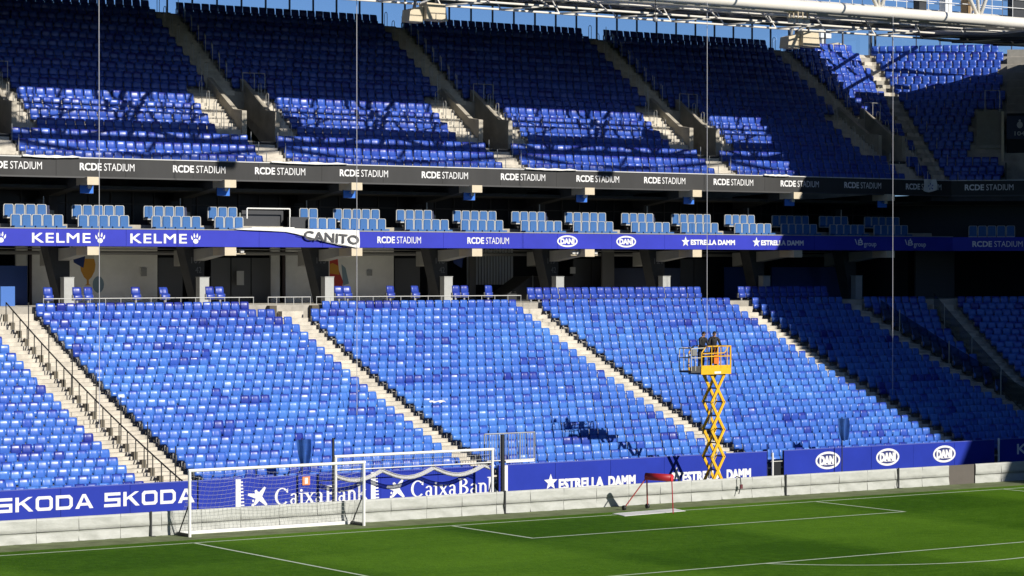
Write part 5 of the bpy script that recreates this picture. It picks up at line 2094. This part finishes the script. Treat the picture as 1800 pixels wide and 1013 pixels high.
floodlight('grey box floodlight on the front of the truss above the left stairs', 0.15, 3.0, 25.9)
floodlight('grey box floodlight on the front of the truss above the lift', 22.15, 3.0, 25.9)
hf = thing('hanging_lamp_rig', 'pale pipe frame with lamps hanging under the white truss tube', 'lamp rig', (21.0, 15.0, 22.3))
m = MB()
for dx in (-.62, -.35, -.05, .25, .55):
    m.tube((dx, 0, .55), (dx + .04, 0, -.05), .035, 6)
m.obj('drop_pipe', CREAM, hf)
MB().tube((-.7, 0, -.02), (.7, 0, -.02), .05, 8).obj('pipe', CREAM, hf)
for dx in (-.45, .02, .5):
    MB().box(dx - .14, dx + .14, -.12, .12, -.24, -.06).obj('lamp', mat('lamp_pale', (.5, .49, .45), .5), hf)
bl_ = thing('hanging_sphere', 'small round camera hanging on a thin rod below the roof', 'camera', (9.79, 12, 21.4))
bm2 = bmesh.new()
bmesh.ops.create_uvsphere(bm2, u_segments=16, v_segments=10, radius=.13)
me = bpy.data.meshes.new('globe'); bm2.to_mesh(me); bm2.free()
me.materials.append(mat('globe_grey', (.35, .35, .35), .25))
for p_ in me.polygons:
    p_.use_smooth = True
link('globe', me, bl_)
MB().tube((0, 0, .12), (0, 0, 1.9), .018, 6).obj('rod', DARK, bl_)
MB().tube((0, 0, .08), (0, 0, .2), .09, 12).obj('collar', DARK, bl_)
# equipment on the catwalk near the right-hand top of the picture
for k, (x, w, h, mt, lab) in enumerate(((28.7, .5, .9, DARK, 'dark equipment case on the truss catwalk, leftmost'), (30.5, .45, 1.0, WHITE, 'white equipment cabinet on the truss catwalk'), (32.0, .4, .8, mat('tan_case', (.42, .27, .12), .6), 'tan equipment case on the truss catwalk'), (35.6, .9, 1.2, DARK, 'tall dark equipment case on the truss catwalk, rightmost'))):
    t = thing('equipment_case', lab, 'case', (x, 14.5, 23.07), 'equipment on the truss catwalk')
    MB().box(-w / 2, w / 2, -.22, .22, 0, h).obj('body', mt, t)
    MB().box(-w / 2 - .02, w / 2 + .02, -.24, .24, h + .001, h + .05).obj('lid', mt, t)

# ------------------------------------------------------------------ side stand roof (its shade falls over the right of the picture)
cr = thing('corner_roof', 'dark underside of the neighbouring roof at the top right of the picture', 'roof', (44, 14, 22.05))
m = MB()
for (pl, za, zb) in (([(35.3, -95), (82, -95), (82, 14), (33.6, 14), (33.6, -3), (35.3, -34)], 0, 0),):
    m.prism([(x - 44, y - 14) for x, y in pl], 'z', 0, .12)
def rise(y):
    return (y - 14) * 1.12 / 13.8
for (xa, xb, ya, yb_) in ((33.6, 42.6, 14.01, 22.3), (42.61, 70, 14.01, 27.8)):
    vs = [(xa - 44, ya - 14, rise(ya)), (xb - 44, ya - 14, rise(ya)), (xb - 44, yb_ - 14, rise(yb_)), (xa - 44, yb_ - 14, rise(yb_))]
    m.add(vs + [(p_[0], p_[1], p_[2] + .12) for p_ in vs], [(3, 2, 1, 0), (4, 5, 6, 7), (0, 1, 5, 4), (1, 2, 6, 5), (2, 3, 7, 6), (3, 0, 4, 7)])
m.obj('roof_sheet', ROOFG, cr)
m = MB()
for x in (36, 39, 42.7, 46, 50, 54, 58):
    m.prism([(0.05, -.10), (12.7 if x > 42.6 else 8.2, rise(14 + (12.7 if x > 42.6 else 8.2)) - .10), (12.7 if x > 42.6 else 8.2, rise(14 + (12.7 if x > 42.6 else 8.2)) - .003), (.05, -.003)], 'x', x - 44 - .1, x - 44 + .1)
m.obj('beam', DCONC, cr)
# the other three sides of the bowl, outside the picture
def bowl_side(nm, label, org, rot, length, col2):
    t = thing(nm, label, 'grandstand', org, None, rot)
    pr_ = [(0, -.02)]
    for i in range(20):
        pr_ += [(i * 1.1, 1.0 + i * .40), ((i + 1) * 1.1, 1.0 + i * .40)]
    pr_ += [(22.0, -.02)]
    MB().prism(pr_, 'x', 0, length).obj('lower_terrace', col2, t)
    pr_ = [(24, 12.5)]
    for i in range(14):
        pr_ += [(24 + i * .9, 13.6 + i * .55), (24 + (i + 1) * .9, 13.6 + i * .55)]
    pr_ += [(36.6, 12.5)]
    MB().prism(pr_, 'x', 0, length).obj('upper_terrace', col2, t)
    MB().box(0, length, 36.7, 37.2, -.02, 33 if 'far goal' in label else 22).box(0, length, 27, 27.3, 0, 12.4).obj('rear_wall', DCONC, t)
    return t
FARB = mat('far_blue_seats', (.022, .045, .20), .6, var=.2, scale=2)
def bowl_roof(nm, label, pts, z):
    t = thing(nm, label, 'roof', (pts[0][0], pts[0][1], z))
    MB().prism([(x - pts[0][0], y - pts[0][1]) for x, y in pts], 'z', 0, .3).obj('roof_sheet', ROOFG, t)
    return t
bowl_side('side_stand', 'long blue stand on the right touchline outside the picture', (40.5, 2, 0), R(-90), 108, FARB)
bowl_side('side_stand', 'long blue stand on the left touchline below the camera', (-38.5, -108, 0), R(90), 112, FARB)
bowl_side('opposite_stand', 'blue stand behind the far goal outside the picture', (40, -112, 0), R(180), 80, FARB)
bowl_roof('side_roof', 'roof of the left-hand side stand above the camera', [(-80, -112), (-36, -112), (-36, 8), (-80, 8)], 29.0)
bowl_roof('opposite_roof', 'roof of the opposite stand outside the picture', [(-60, -152), (60, -152), (60, -109), (-60, -109)], 33.0)
# open bracing that ties the two roofs in the corner
cbz = thing('corner_bracing', 'open white bracing between the two roofs at the corner', 'bracing', (46, 30, 24.4))
m_list = [((42.5, 27, 24.0), (51, 36, 24.9)), ((42.5, 31, 24.2), (48.5, 38, 24.9)), ((42.5, 36, 24.6), (50, 27, 24.0)), ((42.5, 33, 24.4), (47, 27, 24.0)), ((42.5, 39.5, 24.9), (54, 28, 24.2)), ((46.5, 27, 24), (42.5, 39, 24.9))]
for a, b_ in m_list:
    MB().tube(Vector(a) - Vector((46, 30, 24.4)), Vector(b_) - Vector((46, 30, 24.4)), .11, 8).obj('brace', STEELW, cbz, True)

# ------------------------------------------------------------------ glass windscreen behind the top row
ws = thing('glass_windscreen', 'clear glass windscreen between dark posts behind the top row', 'windscreen', (20, 39.05, 23.2))
def wz(x):
    return 24.82
pm = MB().box(.035, 1.465 - .035, -.006, .006, 0.03, 1.56).mesh('pane', GLASS)
pom = MB().box(-.035, .035, -.05, .05, 0, 1.60).mesh('post', mat('slate_post', (.07, .075, .10), .5))
x = -12.0
while x < 46.3:
    link('pane', pm, ws, (x - 20, 0, 0))
    link('post', pom, ws, (x - 20, 0, 0))
    x += 1.465
MB().box(-32, 26.3, -.07, .07, 1.605, 1.70).obj('top_rail', mat('pale_blue_rail', (.42, .55, .72), .4), ws)
ws2 = thing('glass_windscreen', 'clear glass windscreen between dark posts behind the sunlit corner seats', 'windscreen', cpt(38.85, 5.9, 23.2), None, R(-45))
xx = 0
while xx < 10:
    link('pane', pm, ws2, (xx, 0, 0))
    link('post', pom, ws2, (xx, 0, 0))
    xx += 1.465

# loudspeakers on the rear parapet
def speaker(label, x, y, z, s=1.0):
    t = thing('loudspeaker', label, 'loudspeaker', (x, y, z), 'cream boxes hung under the roof')
    MB().prism([(-.55, .0), (.62, -.05), (.50, .74), (-.52, .78)], 'y', -.35, .35).obj('cabinet', CREAM, t)
    MB().prism([(-1.35, -.12), (-.56, -.15), (-.56, .62), (-1.28, .45)], 'y', -.1, .6).obj('horn', CREAM, t)
    MB().tube((-.9, .2, .5), (-.8, .2, .95), .08, 8).tube((-.6, .2, .75), (.2, .2, 1.1), .06, 8).obj('bracket', mat('bracket_grey', (.25, .26, .27), .5), t)
    MB().tube((-.3, .2, .6), (-.3, .2, 1.6), .05, 8).tube((.3, .2, .6), (.3, .2, 1.6), .05, 8).obj('hanger', DARK, t)


speaker('cream box hung under the roof above the second upper block', 2.34, 19.5, 21.56)
speaker('cream box hung under the roof near the right corner', 25.4, 19.5, 21.44)
t = thing('camera_platform', 'cream platform with a box on it behind the corner top row', 'platform', (44.7, 39.6, 23.3))
MB().prism([(-1.3, 0), (1.3, 0), (1.2, .55), (.3, .75), (-1.0, .45)], 'y', -.3, .5).obj('base', CREAM, t)
MB().box(-1.2, -.2, -.2, .4, 1.0, 1.5).tube((-.7, .1, .5), (-.7, .1, 1.0), .2, 8).obj('box', WHITE, t)
# small posts and dark structure at the mitre top
t = thing('mast_cluster', 'dark masts rising at the top corner between the seat blocks', 'mast', (47.6, 38.6, 22.8))
for dx, h in ((-.5, 2.0), (-.15, 1.95), (.35, 1.1), (.6, .95)):
    MB().box(dx - .05, dx + .05, -.05, .05, 0, h).obj('mast', DARK, t)
MB().box(-.9, .7, .1, .2, -.6, .25).obj('screen', CREAM, t)
# mitre stair between the straight rows and the corner rows
st = thing('staircase', 'stairs on the mitre between the last upper block and the corner', 'stairs', (UCX, UCY, 14), 'upper tier stairs')
for i in range(NU):
    y0, y1 = (UY[i] - .66 if i else 24.72), (UY[i + 1] - .66 if i < NU - 1 else 38.6)
    xm0, xm1 = UCX + MIT * (y0 - UCY), UCX + MIT * (y1 - UCY)
    for (f0, f1, h0, h1) in ((0, .5, .004, .03), (.5, .99, .004, .27)):
        ya, yb_ = y0 + (y1 - y0) * f0, y0 + (y1 - y0) * f1
        xa, xb_ = UCX + MIT * (ya - UCY), UCX + MIT * (yb_ - UCY)
        pl = [(xa - .62 - UCX, ya - UCY), (xa - UCX, ya - UCY), (xa + .18 - UCX, ya - .18 - UCY), (xb_ + .18 - UCX, yb_ - .18 - UCY), (xb_ - UCX, yb_ - UCY), (xb_ - .62 - UCX, yb_ - UCY)]
        MB().prism(pl, 'z', UT[i] + h0 - 14, UT[i] + h1 - 14).obj('step', STEP, st)
hr = thing('hoop_railing', 'row of posts on the mitre stairs at the corner', 'railing', (UCX, UCY, 14), 'upper stair hoop rails')
for i in range(0, NU, 2):
    link('post', post_mesh, hr, (MIT * (UY[i] - UCY) + .4, UY[i] - .75 - UCY, UT[i] - 14))
